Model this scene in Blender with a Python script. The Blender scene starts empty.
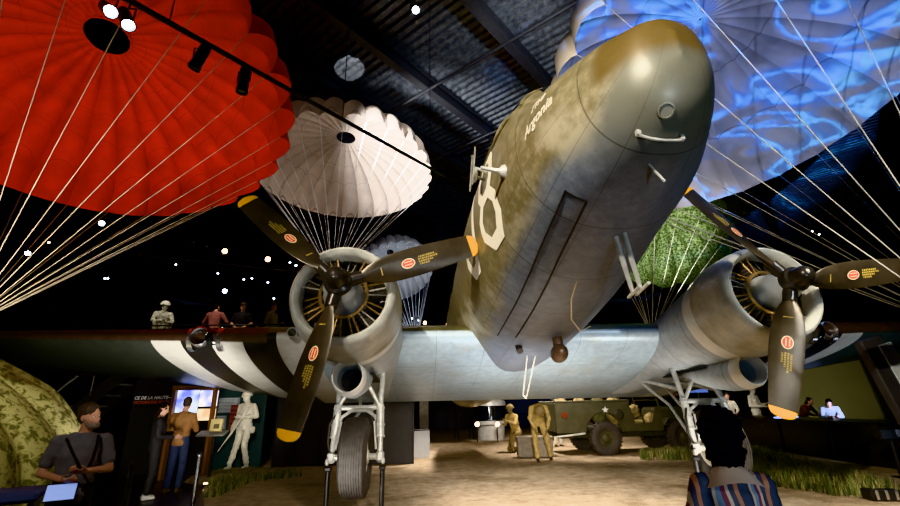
import bpy, bmesh, math, random
from mathutils import Vector as V, Matrix as M3
from math import sin, cos, pi, radians, sqrt, atan2
random.seed(7)
SC = bpy.context.scene
COL = SC.collection

# ------------------------------------------------------------------ helpers
def lerp(a, b, t): return a + (b - a) * t
def interp(x, xs, ys):
    if x <= xs[0]: return ys[0]
    for i in range(1, len(xs)):
        if x <= xs[i]:
            return lerp(ys[i-1], ys[i], (x - xs[i-1]) / (xs[i] - xs[i-1]))
    return ys[-1]
def smooth_interp(x, xs, ys):
    # Catmull-Rom style monotone-ish interpolation
    n = len(xs)
    if x <= xs[0]: return ys[0]
    if x >= xs[-1]: return ys[-1]
    for i in range(n-1):
        if x <= xs[i+1]: break
    def sl(k):
        if k <= 0 or k >= n-1:
            k0 = max(0, min(n-2, k if k < n-1 else k-1)); return (ys[k0+1]-ys[k0])/(xs[k0+1]-xs[k0])
        a = (ys[k]-ys[k-1])/(xs[k]-xs[k-1]); b = (ys[k+1]-ys[k])/(xs[k+1]-xs[k])
        return 0.0 if a*b <= 0 else 2*a*b/(a+b)
    h = xs[i+1]-xs[i]; t = (x-xs[i])/h
    m0, m1 = sl(i)*h, sl(i+1)*h
    return (2*t**3-3*t*t+1)*ys[i]+(t**3-2*t*t+t)*m0+(-2*t**3+3*t*t)*ys[i+1]+(t**3-t*t)*m1

def frame(d, up=V((0, 0, 1))):
    d = V(d).normalized()
    if abs(d.dot(up)) > .98: up = V((0, 1, 0))
    x = up.cross(d).normalized(); y = d.cross(x)
    return x, y, d

class MB:
    """collects shapes; build() links them as ONE mesh object"""
    def __init__(s): s.v = []; s.f = []; s.m = []
    def add(s, vs, fs, mi=0, X=None):
        o = len(s.v)
        for p in vs: s.v.append(X @ V(p) if X is not None else V(p))
        for f in fs: s.f.append([i+o for i in f]); s.m.append(mi)
        return s
    def box(s, c, d, R=None, b=.0, mi=0):
        hx, hy, hz = d[0]/2, d[1]/2, d[2]/2
        b = min(b, hx*.9, hy*.9, hz*.9)
        c = V(c); P = []
        if b <= 0:
            for z in (-hz, hz):
                for x, y in ((-hx, -hy), (hx, -hy), (hx, hy), (-hx, hy)): P.append(V((x, y, z)))
            F = [(3, 2, 1, 0), (4, 5, 6, 7), (0, 1, 5, 4), (1, 2, 6, 5), (2, 3, 7, 6), (3, 0, 4, 7)]
        else:
            lv = [(-hz, b), (-hz+b, 0), (hz-b, 0), (hz, b)]; F = []
            for z, ins in lv:
                x, y = hx-ins, hy-ins; k = b if ins == 0 else b*.6
                for q in ((-x+k, -y), (x-k, -y), (x, -y+k), (x, y-k), (x-k, y), (-x+k, y), (-x, y-k), (-x, -y+k)):
                    P.append(V((q[0], q[1], z)))
            for l in range(3):
                for i in range(8):
                    j = (i+1) % 8; F.append((l*8+i, l*8+j, l*8+8+j, l*8+8+i))
            F.append(tuple(range(7, -1, -1))); F.append(tuple(range(24, 32)))
        P = [c + (R @ p if R is not None else p) for p in P]
        return s.add(P, F, mi)
    def loft(s, rings, closed=True, cap=True, mi=0):
        n = len(rings[0]); o = len(s.v)
        for r in rings:
            for p in r: s.v.append(V(p))
        for k in range(len(rings)-1):
            for i in range(n if closed else n-1):
                j = (i+1) % n
                s.f.append([o+k*n+i, o+k*n+j, o+(k+1)*n+j, o+(k+1)*n+i]); s.m.append(mi)
        if cap and closed:
            s.f.append([o+i for i in range(n-1, -1, -1)]); s.m.append(mi)
            s.f.append([o+(len(rings)-1)*n+i for i in range(n)]); s.m.append(mi)
        return s
    def tube(s, pts, r, n=10, cap=True, mi=0, flat=1.0):
        pts = [V(p) for p in pts]; rs = r if isinstance(r, (list, tuple)) else [r]*len(pts)
        rings = []; up = None
        for k, p in enumerate(pts):
            d = (pts[min(k+1, len(pts)-1)] - pts[max(k-1, 0)])
            if d.length < 1e-9: d = V((0, 0, 1))
            d.normalize()
            if up is None:
                x, y, _ = frame(d)
            else:
                x = (up - d*up.dot(d))
                if x.length < 1e-6: x, y, _ = frame(d)
                x.normalize(); y = d.cross(x)
            up = x
            rings.append([p + (x*cos(2*pi*i/n) + y*flat*sin(2*pi*i/n))*rs[k] for i in range(n)])
        return s.loft(rings, True, cap, mi)
    def capsule(s, a, b, ra, rb, n=12, mi=0):
        a, b = V(a), V(b); d = (b-a)
        if d.length < 1e-6: d = V((0, 0, .001))
        dn = d.normalized(); pts = []; rs = []
        for t in (85, 60, 35, 15): pts.append(a - dn*ra*sin(radians(t))); rs.append(ra*cos(radians(t)))
        pts.append(a); rs.append(ra); pts.append(b); rs.append(rb)
        for t in (15, 35, 60, 85): pts.append(b + dn*rb*sin(radians(t))); rs.append(rb*cos(radians(t)))
        x, y, _ = frame(dn)
        rings = [[p + (x*cos(2*pi*i/n)+y*sin(2*pi*i/n))*r for i in range(n)] for p, r in zip(pts, rs)]
        return s.loft(rings, True, True, mi)
    def ell(s, c, r, R=None, n=14, m=9, mi=0):
        c = V(c); r = (r, r, r) if not isinstance(r, (tuple, list)) else r
        rings = []
        for k in range(m+1):
            a = -pi/2 + pi*(k if 0 < k < m else (k*.999 + .0005*m if k == 0 else k - .0005*m))/m
            ring = []
            for i in range(n):
                t = 2*pi*i/n
                p = V((r[0]*cos(a)*cos(t), r[1]*cos(a)*sin(t), r[2]*sin(a)))
                ring.append(c + (R @ p if R is not None else p))
            rings.append(ring)
        return s.loft(rings, True, True, mi)
    def lathe(s, prof, X=None, n=32, cap=False, mi=0):
        """prof: (r, h); axis +Z of X"""
        X = X or M3.Identity(4)
        rings = [[X @ V((r*cos(2*pi*i/n), r*sin(2*pi*i/n), h)) for i in range(n)] for r, h in prof]
        return s.loft(rings, True, cap, mi)
    def prism(s, poly, h0, h1, X=None, mi=0):
        X = X or M3.Identity(4); n = len(poly)
        vs = [X @ V((p[0], p[1], h0)) for p in poly] + [X @ V((p[0], p[1], h1)) for p in poly]
        fs = [tuple(range(n-1, -1, -1)), tuple(range(n, 2*n))] + [(i, (i+1) % n, n+(i+1) % n, n+i) for i in range(n)]
        return s.add(vs, fs, mi)
    def build(s, name, mats, parent=None, smooth=40, loc=None):
        me = bpy.data.meshes.new(name)
        me.from_pydata([tuple(p) for p in s.v], [], s.f)
        mats = mats if isinstance(mats, (list, tuple)) else [mats]
        for m in mats: me.materials.append(m)
        me.polygons.foreach_set('material_index', s.m)
        me.update(); fix_normals(me)
        if smooth:
            me.polygons.foreach_set('use_smooth', [True]*len(me.polygons))
            me.set_sharp_from_angle(angle=radians(smooth))
        o = bpy.data.objects.new(name, me); COL.objects.link(o)
        if parent is not None: o.parent = parent
        if loc is not None: o.location = loc
        return o
def fix_normals(me):
    bm = bmesh.new(); bm.from_mesh(me)
    bmesh.ops.recalc_face_normals(bm, faces=bm.faces); bm.to_mesh(me); bm.free()

def tag(o, label, cat, group=None, kind=None):
    o['label'] = label; o['category'] = cat
    if group: o['group'] = group
    if kind: o['kind'] = kind
    return o
def thing(name, label, cat, loc=(0, 0, 0), rz=0, group=None):
    o = bpy.data.objects.new(name, None); COL.objects.link(o)
    o.empty_display_size = .2; o.location = loc; o.rotation_euler = (0, 0, rz)
    return tag(o, label, cat, group)
def struct(o): o['kind'] = 'structure'; return o
def dup(root, loc=None, rz=None, label=None):
    r = root.copy(); COL.objects.link(r)
    if loc is not None: r.location = loc
    if rz is not None: r.rotation_euler = (0, 0, rz)
    if label: r['label'] = label
    for ch in list(root.children):
        c = ch.copy(); COL.objects.link(c); c.parent = r
        for g in list(ch.children):
            d = g.copy(); COL.objects.link(d); d.parent = c
    return r

# ------------------------------------------------------------------ materials
class NT:
    def __init__(s, name):
        s.mat = bpy.data.materials.new(name); s.mat.use_nodes = True
        s.t = s.mat.node_tree; s.b = s.t.nodes['Principled BSDF']; s.tc = None
    def n(s, typ, **kw):
        x = s.t.nodes.new(typ)
        for k, v in kw.items():
            if k.startswith('i_'):
                key = k[2:]; key = int(key) if key.isdigit() else key
                s.put(x.inputs[key], v)
            else: setattr(x, k, v)
        return x
    def put(s, sock, v):
        if isinstance(v, bpy.types.NodeSocket): s.t.links.new(v, sock)
        else: sock.default_value = v
    def coord(s, which='Object'):
        if s.tc is None: s.tc = s.n('ShaderNodeTexCoord')
        return s.tc.outputs[which]
    def math(s, op, a, b=0.0, c=None, clamp=False):
        x = s.n('ShaderNodeMath', operation=op, use_clamp=clamp)
        s.put(x.inputs[0], a); s.put(x.inputs[1], b)
        if c is not None: s.put(x.inputs[2], c)
        return x.outputs[0]
    def xyz(s, v=None):
        x = s.n('ShaderNodeSeparateXYZ'); s.put(x.inputs[0], v if v is not None else s.coord()); return x.outputs
    def noise(s, scale, detail=4, rough=.55, vec=None, dist=0):
        x = s.n('ShaderNodeTexNoise'); s.put(x.inputs['Vector'], vec if vec is not None else s.coord())
        x.inputs['Scale'].default_value = scale; x.inputs['Detail'].default_value = detail
        x.inputs['Roughness'].default_value = rough; x.inputs['Distortion'].default_value = dist
        return x.outputs['Fac']
    def ramp(s, fac, stops, interp='LINEAR'):
        x = s.n('ShaderNodeValToRGB'); s.put(x.inputs[0], fac); cr = x.color_ramp; cr.interpolation = interp
        while len(cr.elements) < len(stops): cr.elements.new(.5)
        for e, (p, c) in zip(cr.elements, stops):
            e.position = p; e.color = (*c, 1) if isinstance(c, tuple) else (c, c, c, 1)
        return x.outputs[0]
    def mix(s, f, a, b, mode='MIX'):
        x = s.n('ShaderNodeMix', data_type='RGBA', blend_type=mode)
        s.put(x.inputs[0], f)
        for k, v in ((6, a), (7, b)):
            s.put(x.inputs[k], (*v, 1) if isinstance(v, tuple) and len(v) == 3 else v)
        return x.outputs[2]
    def smooth(s, v, a, b):
        x = s.n('ShaderNodeMapRange', interpolation_type='SMOOTHSTEP'); s.put(x.inputs[0], v)
        s.put(x.inputs[1], a); s.put(x.inputs[2], b); return x.outputs[0]
    def bump(s, h, strength=.3, dist=.02):
        x = s.n('ShaderNodeBump'); x.inputs['Strength'].default_value = strength; x.inputs['Distance'].default_value = dist
        s.put(x.inputs['Height'], h); s.put(s.b.inputs['Normal'], x.outputs[0])
    def out(s, col, rough=.5, metal=0.0, spec=.5):
        s.put(s.b.inputs['Base Color'], (*col, 1) if isinstance(col, tuple) and len(col) == 3 else col)
        s.put(s.b.inputs['Roughness'], rough); s.put(s.b.inputs['Metallic'], metal)
        s.put(s.b.inputs['Specular IOR Level'], spec)
        return s.mat
MC = {}
def mat(name, col, rough=.5, metal=0., var=.18, scale=6, bump=0., bscale=60, spec=.4):
    if name in MC: return MC[name]
    t = NT(name); f = t.noise(scale, 5)
    c1 = tuple(min(1, c*(1+var)) for c in col); c2 = tuple(c*(1-var) for c in col)
    c = t.ramp(f, [(.3, c2), (.7, c1)])
    if bump: t.bump(t.noise(bscale, 3), bump, .01)
    MC[name] = t.out(c, rough, metal, spec); return MC[name]
def emis(name, col, strength):
    if name in MC: return MC[name]
    t = NT(name); t.out((.02, .02, .02), .4)
    t.b.inputs['Emission Color'].default_value = (*col, 1); t.b.inputs['Emission Strength'].default_value = strength
    MC[name] = t.mat; return t.mat

# ------------------------------------------------------------------ camera
CAM = V((0, 0, 1.5)); FPX = 446.35
cR = V((.9981, -.0587, -.0194)); cF = V((.0618, .9445, .3225)); cU = cR.cross(cF)
cam = bpy.data.cameras.new('camera'); co = bpy.data.objects.new('camera', cam); COL.objects.link(co)
X = M3.Identity(4)
for i in range(3): X[i][0], X[i][1], X[i][2], X[i][3] = cR[i], cU[i], -cF[i], CAM[i]
co.matrix_world = X
cam.sensor_width = 36; cam.lens = FPX/900*36; cam.clip_start = .05; cam.clip_end = 300
SC.camera = co
def ray(u, v): return cF + cR*((u-450)/FPX) - cU*((v-253)/FPX)
def at(u, v, y):
    d = ray(u, v); return CAM + d*(y/d.y)
def gr(u, v, z=0.):
    d = ray(u, v); return CAM + d*((z-CAM.z)/d.z)
def gx(u, y, z=1.2):
    """point at world depth y, height z, in the column of the photo u"""
    lo, hi = -200, 800
    for _ in range(50):
        m = (lo+hi)/2
        if at(u, m, y).z > z: lo = m
        else: hi = m
    return at(u, lo, y)
# ------------------------------------------------------------------ the aircraft
PA = radians(7.5)
plane = thing('transport_aircraft', 'big twin engined olive and grey wartime transport aeroplane standing nose up', 'aircraft', (1.827, 2.787, 3.961))
plane.rotation_euler = (-PA, 0, 0)
def pl(p):
    x, y, z = p
    return V((1.827+x, 2.787+y*cos(PA)+z*sin(PA), 3.961-y*sin(PA)+z*cos(PA)))
FX = -.133
HST = [(-.501, .011, -.17, -.371), (-.441, .215, .03, -.52), (-.301, .345, .14, -.68), (-.001, .503, .336, -.807), (.499, .717, .56, -.88),
       (.76, .78, .66, -.91), (1.05, .85, 1.0, -.945), (1.45, .91, 1.22, -.99), (1.75, .95, 1.28, -1.035), (2.1, .985, 1.32, -1.07), (2.699, 1.034, 1.35, -1.12), (4.099, 1.105, 1.375, -1.148), (7, 1.146, 1.38, -1.13),
       (9, 1.145, 1.37, -1.0), (11, 1.12, 1.36, -.93), (14, .92, 1.24, -.72), (16.5, .55, 1.05, -.2), (18.4, .2, .8, .25), (18.9, .03, .6, .45)]
HY = [s[0] for s in HST]
def hull(y):
    hw, zt, zb = [smooth_interp(y, HY, [s[k] for s in HST]) for k in (1, 2, 3)]
    return hw, zt, zb, (zt+zb)/2
SE = 2.25
def hull_x(y, z, off=.0):
    hw, zt, zb, zc = hull(y)
    t = abs(z-zc)/max(1e-4, (zt-zc)); t = min(t, .999)
    return hw*(1-t**SE)**(1/SE) + off
def hull_side(side, y, z, off=.004): return V((FX+side*hull_x(y, z, off), y, z))
def hull_bottom(x, y, off=.004):
    hw, zt, zb, zc = hull(y); t = min(abs(x)/hw, .999)
    return V((FX+x, y, zc-(zc-zb)*(1-t**SE)**(1/SE)-off))

def mat_fuselage():
    t = NT('aircraft_skin'); x, y, z = t.xyz()
    n1 = t.noise(1.3, 6, .6); n2 = t.noise(9, 5, .65); n3 = t.noise(40, 3)
    edge = t.math('ADD', z, t.math('MULTIPLY', t.math('SUBTRACT', n1, .5), .34))
    lowline = t.math('ADD', t.math('ADD', t.math('MULTIPLY', t.smooth(y, -.48, .05), -.33), t.math('MULTIPLY', t.smooth(y, -.2, 4.2), -.40)), -.22)
    f = t.smooth(t.math('SUBTRACT', edge, lowline), -.10, .12)
    olive = t.ramp(n2, [(.25, (.125, .105, .055)), (.5, (.21, .18, .10)), (.75, (.34, .295, .185))])
    olive = t.mix(t.math('MULTIPLY', t.smooth(n1, .50, .62), t.smooth(z, .0, -.35)), olive, (.37, .33, .23))
    grey = t.ramp(n2, [(.25, (.125, .145, .185)), (.5, (.18, .205, .25)), (.8, (.27, .30, .345))])
    grey = t.mix(t.smooth(y, .5, -.3), grey, (.165, .162, .125))
    c = t.mix(f, grey, olive)
    # weathered band around the nose
    band = t.math('MULTIPLY', t.smooth(y, -.06, -.2), t.smooth(t.math('ADD', z, t.math('MULTIPLY', n1, .12)), -.33, -.17))
    c = t.mix(band, c, (.135, .092, .032))
    # panel joints
    fy = t.math('FRACT', t.math('MULTIPLY', y, 1.15)); ly = t.math('LESS_THAN', fy, .014)
    ang = t.math('ARCTAN2', z, t.math('ABSOLUTE', t.math('ADD', x, .133)))
    fa = t.math('FRACT', t.math('MULTIPLY', ang, 2.4)); la = t.math('LESS_THAN', fa, .014)
    ln = t.math('MAXIMUM', ly, la)
    c = t.mix(t.math('MULTIPLY', ln, .62), c, (.05, .048, .045))
    c = t.mix(t.math('MULTIPLY', t.smooth(n3, .6, .75), .25), c, (.07, .06, .05))
    t.bump(t.math('SUBTRACT', t.math('MULTIPLY', n1, .5), t.math('MULTIPLY', ln, .3)), .25, .03)
    return t.out(c, t.ramp(n2, [(.3, .36), (.7, .52)]), .15, .5)
def mat_wing(center=True):
    t = NT('wing_skin' if center else 'outer_wing_skin'); x, y, z = t.xyz()
    n1 = t.noise(1.1, 6, .6); n2 = t.noise(7, 6, .65); n3 = t.noise(30, 3)
    nrm = t.n('ShaderNodeTexCoord').outputs['Normal']; nz = t.xyz(nrm)[2]
    if center:
        low = t.ramp(n2, [(.25, (.25, .33, .385)), (.5, (.34, .43, .495)), (.8, (.44, .53, .59))])
        low = t.mix(t.math('MULTIPLY', t.smooth(n1, .52, .68), .55), low, (.30, .32, .30))
        fr = t.math('FRACT', t.math('MULTIPLY', x, 1.25)); fy = t.math('FRACT', t.math('MULTIPLY', y, .9))
        ln = t.math('MAXIMUM', t.math('LESS_THAN', fr, .012), t.math('LESS_THAN', fy, .014))
        low = t.mix(t.math('MULTIPLY', ln, .55), low, (.12, .13, .13))
        axx = t.math('ABSOLUTE', x)
        low = t.mix(t.math('GREATER_THAN', axx, 3.58), low, t.ramp(n2, [(.3, (.50, .50, .46)), (.7, (.62, .61, .56))]))
        low = t.mix(t.math('GREATER_THAN', axx, 4.15), low, (.018, .018, .018))
        top = t.ramp(n2, [(.3, (.06, .06, .03)), (.7, (.13, .12, .06))])
        c = t.mix(t.smooth(nz, .25, .45), low, top)
        t.bump(t.math('SUBTRACT', n1, t.math('MULTIPLY', ln, .4)), .2, .02)
        return t.out(c, .38, .15, .5)
    ax = t.math('ABSOLUTE', x)
    s = t.math('DIVIDE', t.math('SUBTRACT', ax, 3.58), .57)          # stripe count from the inner white
    par = t.math('LESS_THAN', t.math('MODULO', s, 2.0), 1.0)
    inr = t.math('MULTIPLY', t.math('GREATER_THAN', s, 0.0), t.math('LESS_THAN', s, 5.0))
    dark = t.ramp(n2, [(.3, (.040, .046, .040)), (.7, (.062, .07, .06))])
    low = t.mix(inr, dark, (.018, .018, .018))
    low = t.mix(t.math('MULTIPLY', inr, par), low, t.ramp(n2, [(.3, (.50, .50, .46)), (.7, (.62, .61, .56))]))
    top = t.ramp(n2, [(.3, (.035, .022, .017)), (.7, (.065, .04, .028))])
    le = t.smooth(nz, -.75, -.62)
    c = t.mix(le, low, top)
    return t.out(c, .42, .1, .5)
def mat_nacelle():
    t = NT('nacelle_skin'); x, y, z = t.xyz(); n1 = t.noise(1.6, 5); n2 = t.noise(9, 6, .6)
    up = t.smooth(t.math('ADD', z, t.math('MULTIPLY', n1, .3)), -.42, -.15)
    low = t.ramp(n2, [(.3, (.30, .34, .37)), (.7, (.43, .47, .50))])
    top = t.ramp(n2, [(.3, (.10, .085, .045)), (.7, (.17, .14, .075))])
    c = t.mix(up, low, top)
    band = t.math('MULTIPLY', t.math('GREATER_THAN', y, 3.62), t.math('LESS_THAN', y, 3.86))
    c = t.mix(band, c, t.ramp(n2, [(.3, (.66, .66, .63)), (.7, (.74, .74, .70))]))
    fy = t.math('FRACT', t.math('MULTIPLY', y, 1.5)); ly = t.math('LESS_THAN', fy, .02)
    c = t.mix(t.math('MULTIPLY', ly, .6), c, (.05, .05, .05))
    t.bump(n1, .15, .02)
    return t.out(c, .36, .2, .5)
SKIN = mat_fuselage(); WING = mat_wing(True); OWING = mat_wing(False); NAC = mat_nacelle()
COWL = mat('cowling_paint', (.46, .46, .41), .36, .15, .22, 5)
BLACKM = mat('black_paint', (.012, .012, .013), .45, 0, .3)
STEEL = mat('pale_gear_paint', (.55, .55, .51), .35, .35, .22, 9)
CHROME = mat('bare_metal', (.6, .6, .62), .22, .9, .1)
RUBBER = mat('tyre_rubber', (.055, .05, .046), .72, 0, .25, 14, .4, 80)
BRASS = mat('bronze_tube', (.34, .22, .10), .4, .7, .3)
DKMET = mat('dark_engine_metal', (.05, .045, .04), .45, .5, .3)
GREYM = mat('crankcase_grey', (.33, .35, .37), .38, .35, .15)
WHITEP = mat('white_lettering', (.90, .85, .70), .55, 0, .06, 12)
YELLOW = mat('yellow_tip_paint', (.74, .34, .002), .5, 0, .1)
REDP = mat('red_decal', (.62, .07, .02), .45, 0, .08)
CREAM = mat('pale_decal', (.75, .62, .40), .45, 0, .08)
GOLDT = mat('yellow_stencil', (.36, .26, .06), .5, 0, .1)
GLASSD = mat('dark_glazing', (.01, .012, .015), .08, 0, .1, spec=.8)
BLADE = mat('propeller_black', (.052, .042, .030), .36, .5, .35, 4)

# fuselage
b = MB(); NS = 56; rings = []
ys = []
y = -.501
for k in range(26): ys.append(-.501 + 1.6*(k/25)**1.8)
ys += [1.2+.12*k for k in range(1, 15)] + [3.0+.35*k for k in range(1, 14)] + [7.6+.7*k for k in range(1, 17)]
ys = [q for q in ys if q < 18.9]
for y in ys:
    hw, zt, zb, zc = hull(y); r = []
    for i in range(NS):
        a = 2*pi*i/NS; c, s_ = cos(a), sin(a); e = 2/SE
        r.append((FX+hw*math.copysign(abs(c)**e, c), y, zc+(zt-zc)*math.copysign(abs(s_)**e, s_)))
    rings.append(r)
b.loft(rings); fus = b.build('fuselage', SKIN, plane, 50)

def side_patch(name, poly_rows, mt, side, off, parent):
    """poly_rows: list of (z, y0, y1); wraps a quad strip patch on the hull side"""
    b = MB(); rr = []
    for z, y0, y1 in poly_rows: rr.append([hull_side(side, lerp(y0, y1, k/6), z, off) for k in range(7)])
    b.loft(rr, False, False); return b.build(name, mt, parent, 60)
def rows_of(z0, z1, a0, a1, b0, b1, n=6):
    return [(lerp(z0, z1, k/n), lerp(a0, b0, k/n), lerp(a1, b1, k/n)) for k in range(n+1)]
for sd in (-1, 1):
    side_patch('cockpit_window', rows_of(.60, .96, 1.0, 1.48, 1.14, 1.48), GLASSD, sd, .006, fus)
    side_patch('cockpit_window', rows_of(.60, .96, 1.56, 2.12, 1.56, 2.12), GLASSD, sd, .006, fus)
    for k in range(6):
        y0 = 5.2+k*1.05
        side_patch('cabin_window', rows_of(.28, .66, y0, y0+.42, y0, y0+.42), GLASSD, sd, .006, fus)
    # windscreen frame bars, proud of the skin
    b = MB()
    for (za, ya, zb_, yb) in ((.57, .95, .99, 1.12), (.57, 1.52, .99, 1.52), (.99, 1.12, .99, 2.16), (.57, .95, .57, 2.16)):
        b.tube([hull_side(sd, lerp(ya, yb, k/5), lerp(za, zb_, k/5), .012) for k in range(6)], .018, 6)
    b.build('window_frame', SKIN, fus)
# front windscreen panes
for sd in (-1, 1):
    b = MB(); rr = []
    for k in range(5):
        y = lerp(.79, 1.02, k/4); hw, zt, zb, zc = hull(y); row = []
        for j in range(5):
            x = sd*lerp(.04, .45, j/4); t = min(abs(x)/hw, .99)
            row.append((FX+x, y-.004, zc+(zt-zc)*(1-t**SE)**(1/SE)+.006))
        rr.append(row)
    b.loft(rr, False, False); b.build('windscreen_pane', GLASSD, fus)

# lettering painted along the starboard side
def wrap_text(txt, name, y_aft, z_base, size, slope, mt, parent, stretch=1.0, shear=0.2):
    cu = bpy.data.curves.new('lettering_curve', 'FONT'); cu.body = txt; cu.size = size; cu.shear = shear; cu.offset = size*.010
    cu.resolution_u = 3
    o = bpy.data.objects.new('lettering_curve', cu); COL.objects.link(o)
    dg = bpy.context.evaluated_depsgraph_get(); me = bpy.data.meshes.new_from_object(o.evaluated_get(dg))
    bpy.data.objects.remove(o)
    bm = bmesh.new(); bm.from_mesh(me)
    bmesh.ops.triangulate(bm, faces=bm.faces)
    for _ in range(2): bmesh.ops.subdivide_edges(bm, edges=[e for e in bm.edges if e.calc_length() > .03], cuts=1)
    for v in bm.verts:
        u, w = v.co.x*stretch, v.co.y
        v.co = hull_side(-1, y_aft-u, z_base+w+u*slope, .007)
    bm.to_mesh(me); bm.free(); me.name = name; me.materials.clear(); me.materials.append(mt)
    ob = bpy.data.objects.new(name, me); COL.objects.link(ob); ob.parent = parent; return ob
wrap_text('The', 'nose_lettering', .60, .08, .14, .10, WHITEP, fus)
wrap_text('Argonia', 'nose_lettering', .68, -.12, .165, .10, WHITEP, fus, .80)

def stroke_side(name, lines, w, mt, parent, side=-1):
    b = MB()
    for pts in lines:
        closed = pts[0] == pts[-1]
        P = [V((p[0], p[1])) for p in (pts[:-1] if closed else pts)]; n = len(P); L = []; Rr = []
        for i in range(n):
            pa = P[i-1] if (closed or i > 0) else None; pb = P[(i+1) % n] if (closed or i < n-1) else None
            ds = [(q.normalized()) for q in ((P[i]-pa) if pa is not None else None, (pb-P[i]) if pb is not None else None) if q is not None]
            nn = [V((-d.y, d.x)) for d in ds]; m = sum(nn, V((0, 0))).normalized(); k = 1/max(.4, m.dot(nn[0]))
            L.append(P[i]+m*w/2*k); Rr.append(P[i]-m*w/2*k)
        for i in range(n if closed else n-1):
            j = (i+1) % n; K = max(2, int((P[j]-P[i]).length/.06)); rr = []
            for k in range(K+1):
                a = L[i].lerp(L[j], k/K); c = Rr[i].lerp(Rr[j], k/K)
                rr.append([hull_side(side, *a.lerp(c, q/3), .008) for q in range(4)])
            b.loft(rr, False, False)
    return b.build(name, mt, parent, 60)
def octo(cy, w, z0, z1):
    c = (z1-z0)*.32
    return [(cy-w*.45, z1), (cy-w, z1-c), (cy-w, z0+c), (cy-w*.45, z0), (cy+w*.45, z0), (cy+w, z0+c), (cy+w, z1-c), (cy+w*.45, z1), (cy-w*.45, z1)]
stroke_side('code_letter', [octo(1.88, .30, -.48, .06), octo(1.88, .27, .06, .56)], .14, WHITEP, fus)
stroke_side('code_letter', [[(2.62, .58), (2.62, -.20), (2.78, -.42), (3.02, -.42), (3.18, -.20), (3.18, .0)]], .15, WHITEP, fus)

# nose and belly fittings
def hb(x, y, off=.0): return hull_bottom(x, y, off)
b = MB()
for xa, xb, y0, y1 in ((-.51, -.59, .58, 3.94), (-.345, -.37, .61, 3.7)):
    b.tube([hb(lerp(xa, xb, k/14), lerp(y0, y1, k/14), .002) for k in range(15)], .009, 5)
b.tube([hb(lerp(-.51, -.345, k/4), .59, .002) for k in range(5)], .009, 5)
b.build('belly_hatch_edge', BLACKM, fus)
b = MB()
b.tube([hb(lerp(-.21, .09, k/5), -.13, .03) for k in range(6)], .011, 8)
b.box(hb(-.21, -.13, .012), (.03, .03, .04)); b.box(hb(.09, -.13, .012), (.03, .03, .04))
b.build('nose_step_bar', STEEL, fus)
b = MB(); Xm = M3.Translation(hb(-.08, -.29, .0)) @ M3.Rotation(radians(140), 4, 'X') @ M3.Rotation(radians(-12), 4, 'Y')
b.lathe([(.055, -.03), (.055, .012), (.045, .014), (.042, .006), (0.001, .006)], Xm, 20); b.build('nose_camera_port', SKIN, fus)
b = MB(); b.tube([hb(-.05, .10, -.01), hb(.0, .10, .0)+V((.05, .02, -.13))], .010, 6); b.build('drain_mast', STEEL, fus)
# twin pitot masts hanging from the belly
for xx in (.03, .085):
    p = hb(xx, 1.02-xx, -.02); q = p + V((.22, .33, -.44)); b = MB()
    b.tube([p, q], [.028, .018], 8, flat=.5)
    b.tube([q+V((0, .10, 0)), q+V((0, -.16, .01))], .017, 10)
    b.build('pitot_mast', STEEL, fus)
# loop aerial football on its stem
b = MB(); p = hb(.2, 3.62, -.02); b.tube([p, p+V((0, 0, -.14))], .07, 12)
b.ell(p+V((0, .0, -.24)), (.115, .20, .125), n=20, m=12)
b.build('loop_antenna', mat('aerial_brown', (.055, .035, .025), .28, 0, .2), fus)
b = MB(); p = hb(-.26, 4.05, -.01)
b.tube([p+V((0, .05, 0)), p+V((0, -.04, -.10))], .05, 12); b.build('belly_spout', DKMET, fus)
b = MB(); p = hb(.0, 4.5, 0); q = V((FX+.05, 5.5, -1.62)); r_ = q+V((.07, 0, 0))
b.tube([V((FX-.02, 4.6, -1.15)), q], .012, 6); b.tube([V((FX+.13, 4.7, -1.14)), r_], .010, 6); b.tube([q, q+V((.035, -.01, -.05)), r_], .014, 6)
b.build('wire_mast', STEEL, fus)
b = MB(); b.tube([hb(-.08, 1.78, -.01), hb(-.06, 2.1, .05), hb(.05, 2.5, .12), hb(.30, 2.95, .14), hb(.58, 3.3, .08)], .007, 6); b.build('trailing_wire', CREAM, fus)
# horn-shaped intake and aerial masts on the left of the nose
b = MB(); p = hull_side(-1, 1.20, -.08, -.01)
b.tube([p, p+V((-.04, -.01, .0)), p+V((-.07, -.01, 0)), p+V((-.25, -.02, .03))], [.075, .06, .025, .02], 10)
b.build('side_vent_horn', STEEL, fus)
b = MB()
for k in (0, 1):
    p = hull_side(-1, 1.75+.15*k, .32, 0); b.tube([p, p+V((-.16, -.02, .05))], .018, 6)
    b.tube([p+V((-.16, .16, -.06)), p+V((-.16, -.25, .16))], .011, 6)
b.ell(hull_side(-1, 1.8, .30, .13), (.03, .12, .04)); b.build('whip_aerial', STEEL, fus)

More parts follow.
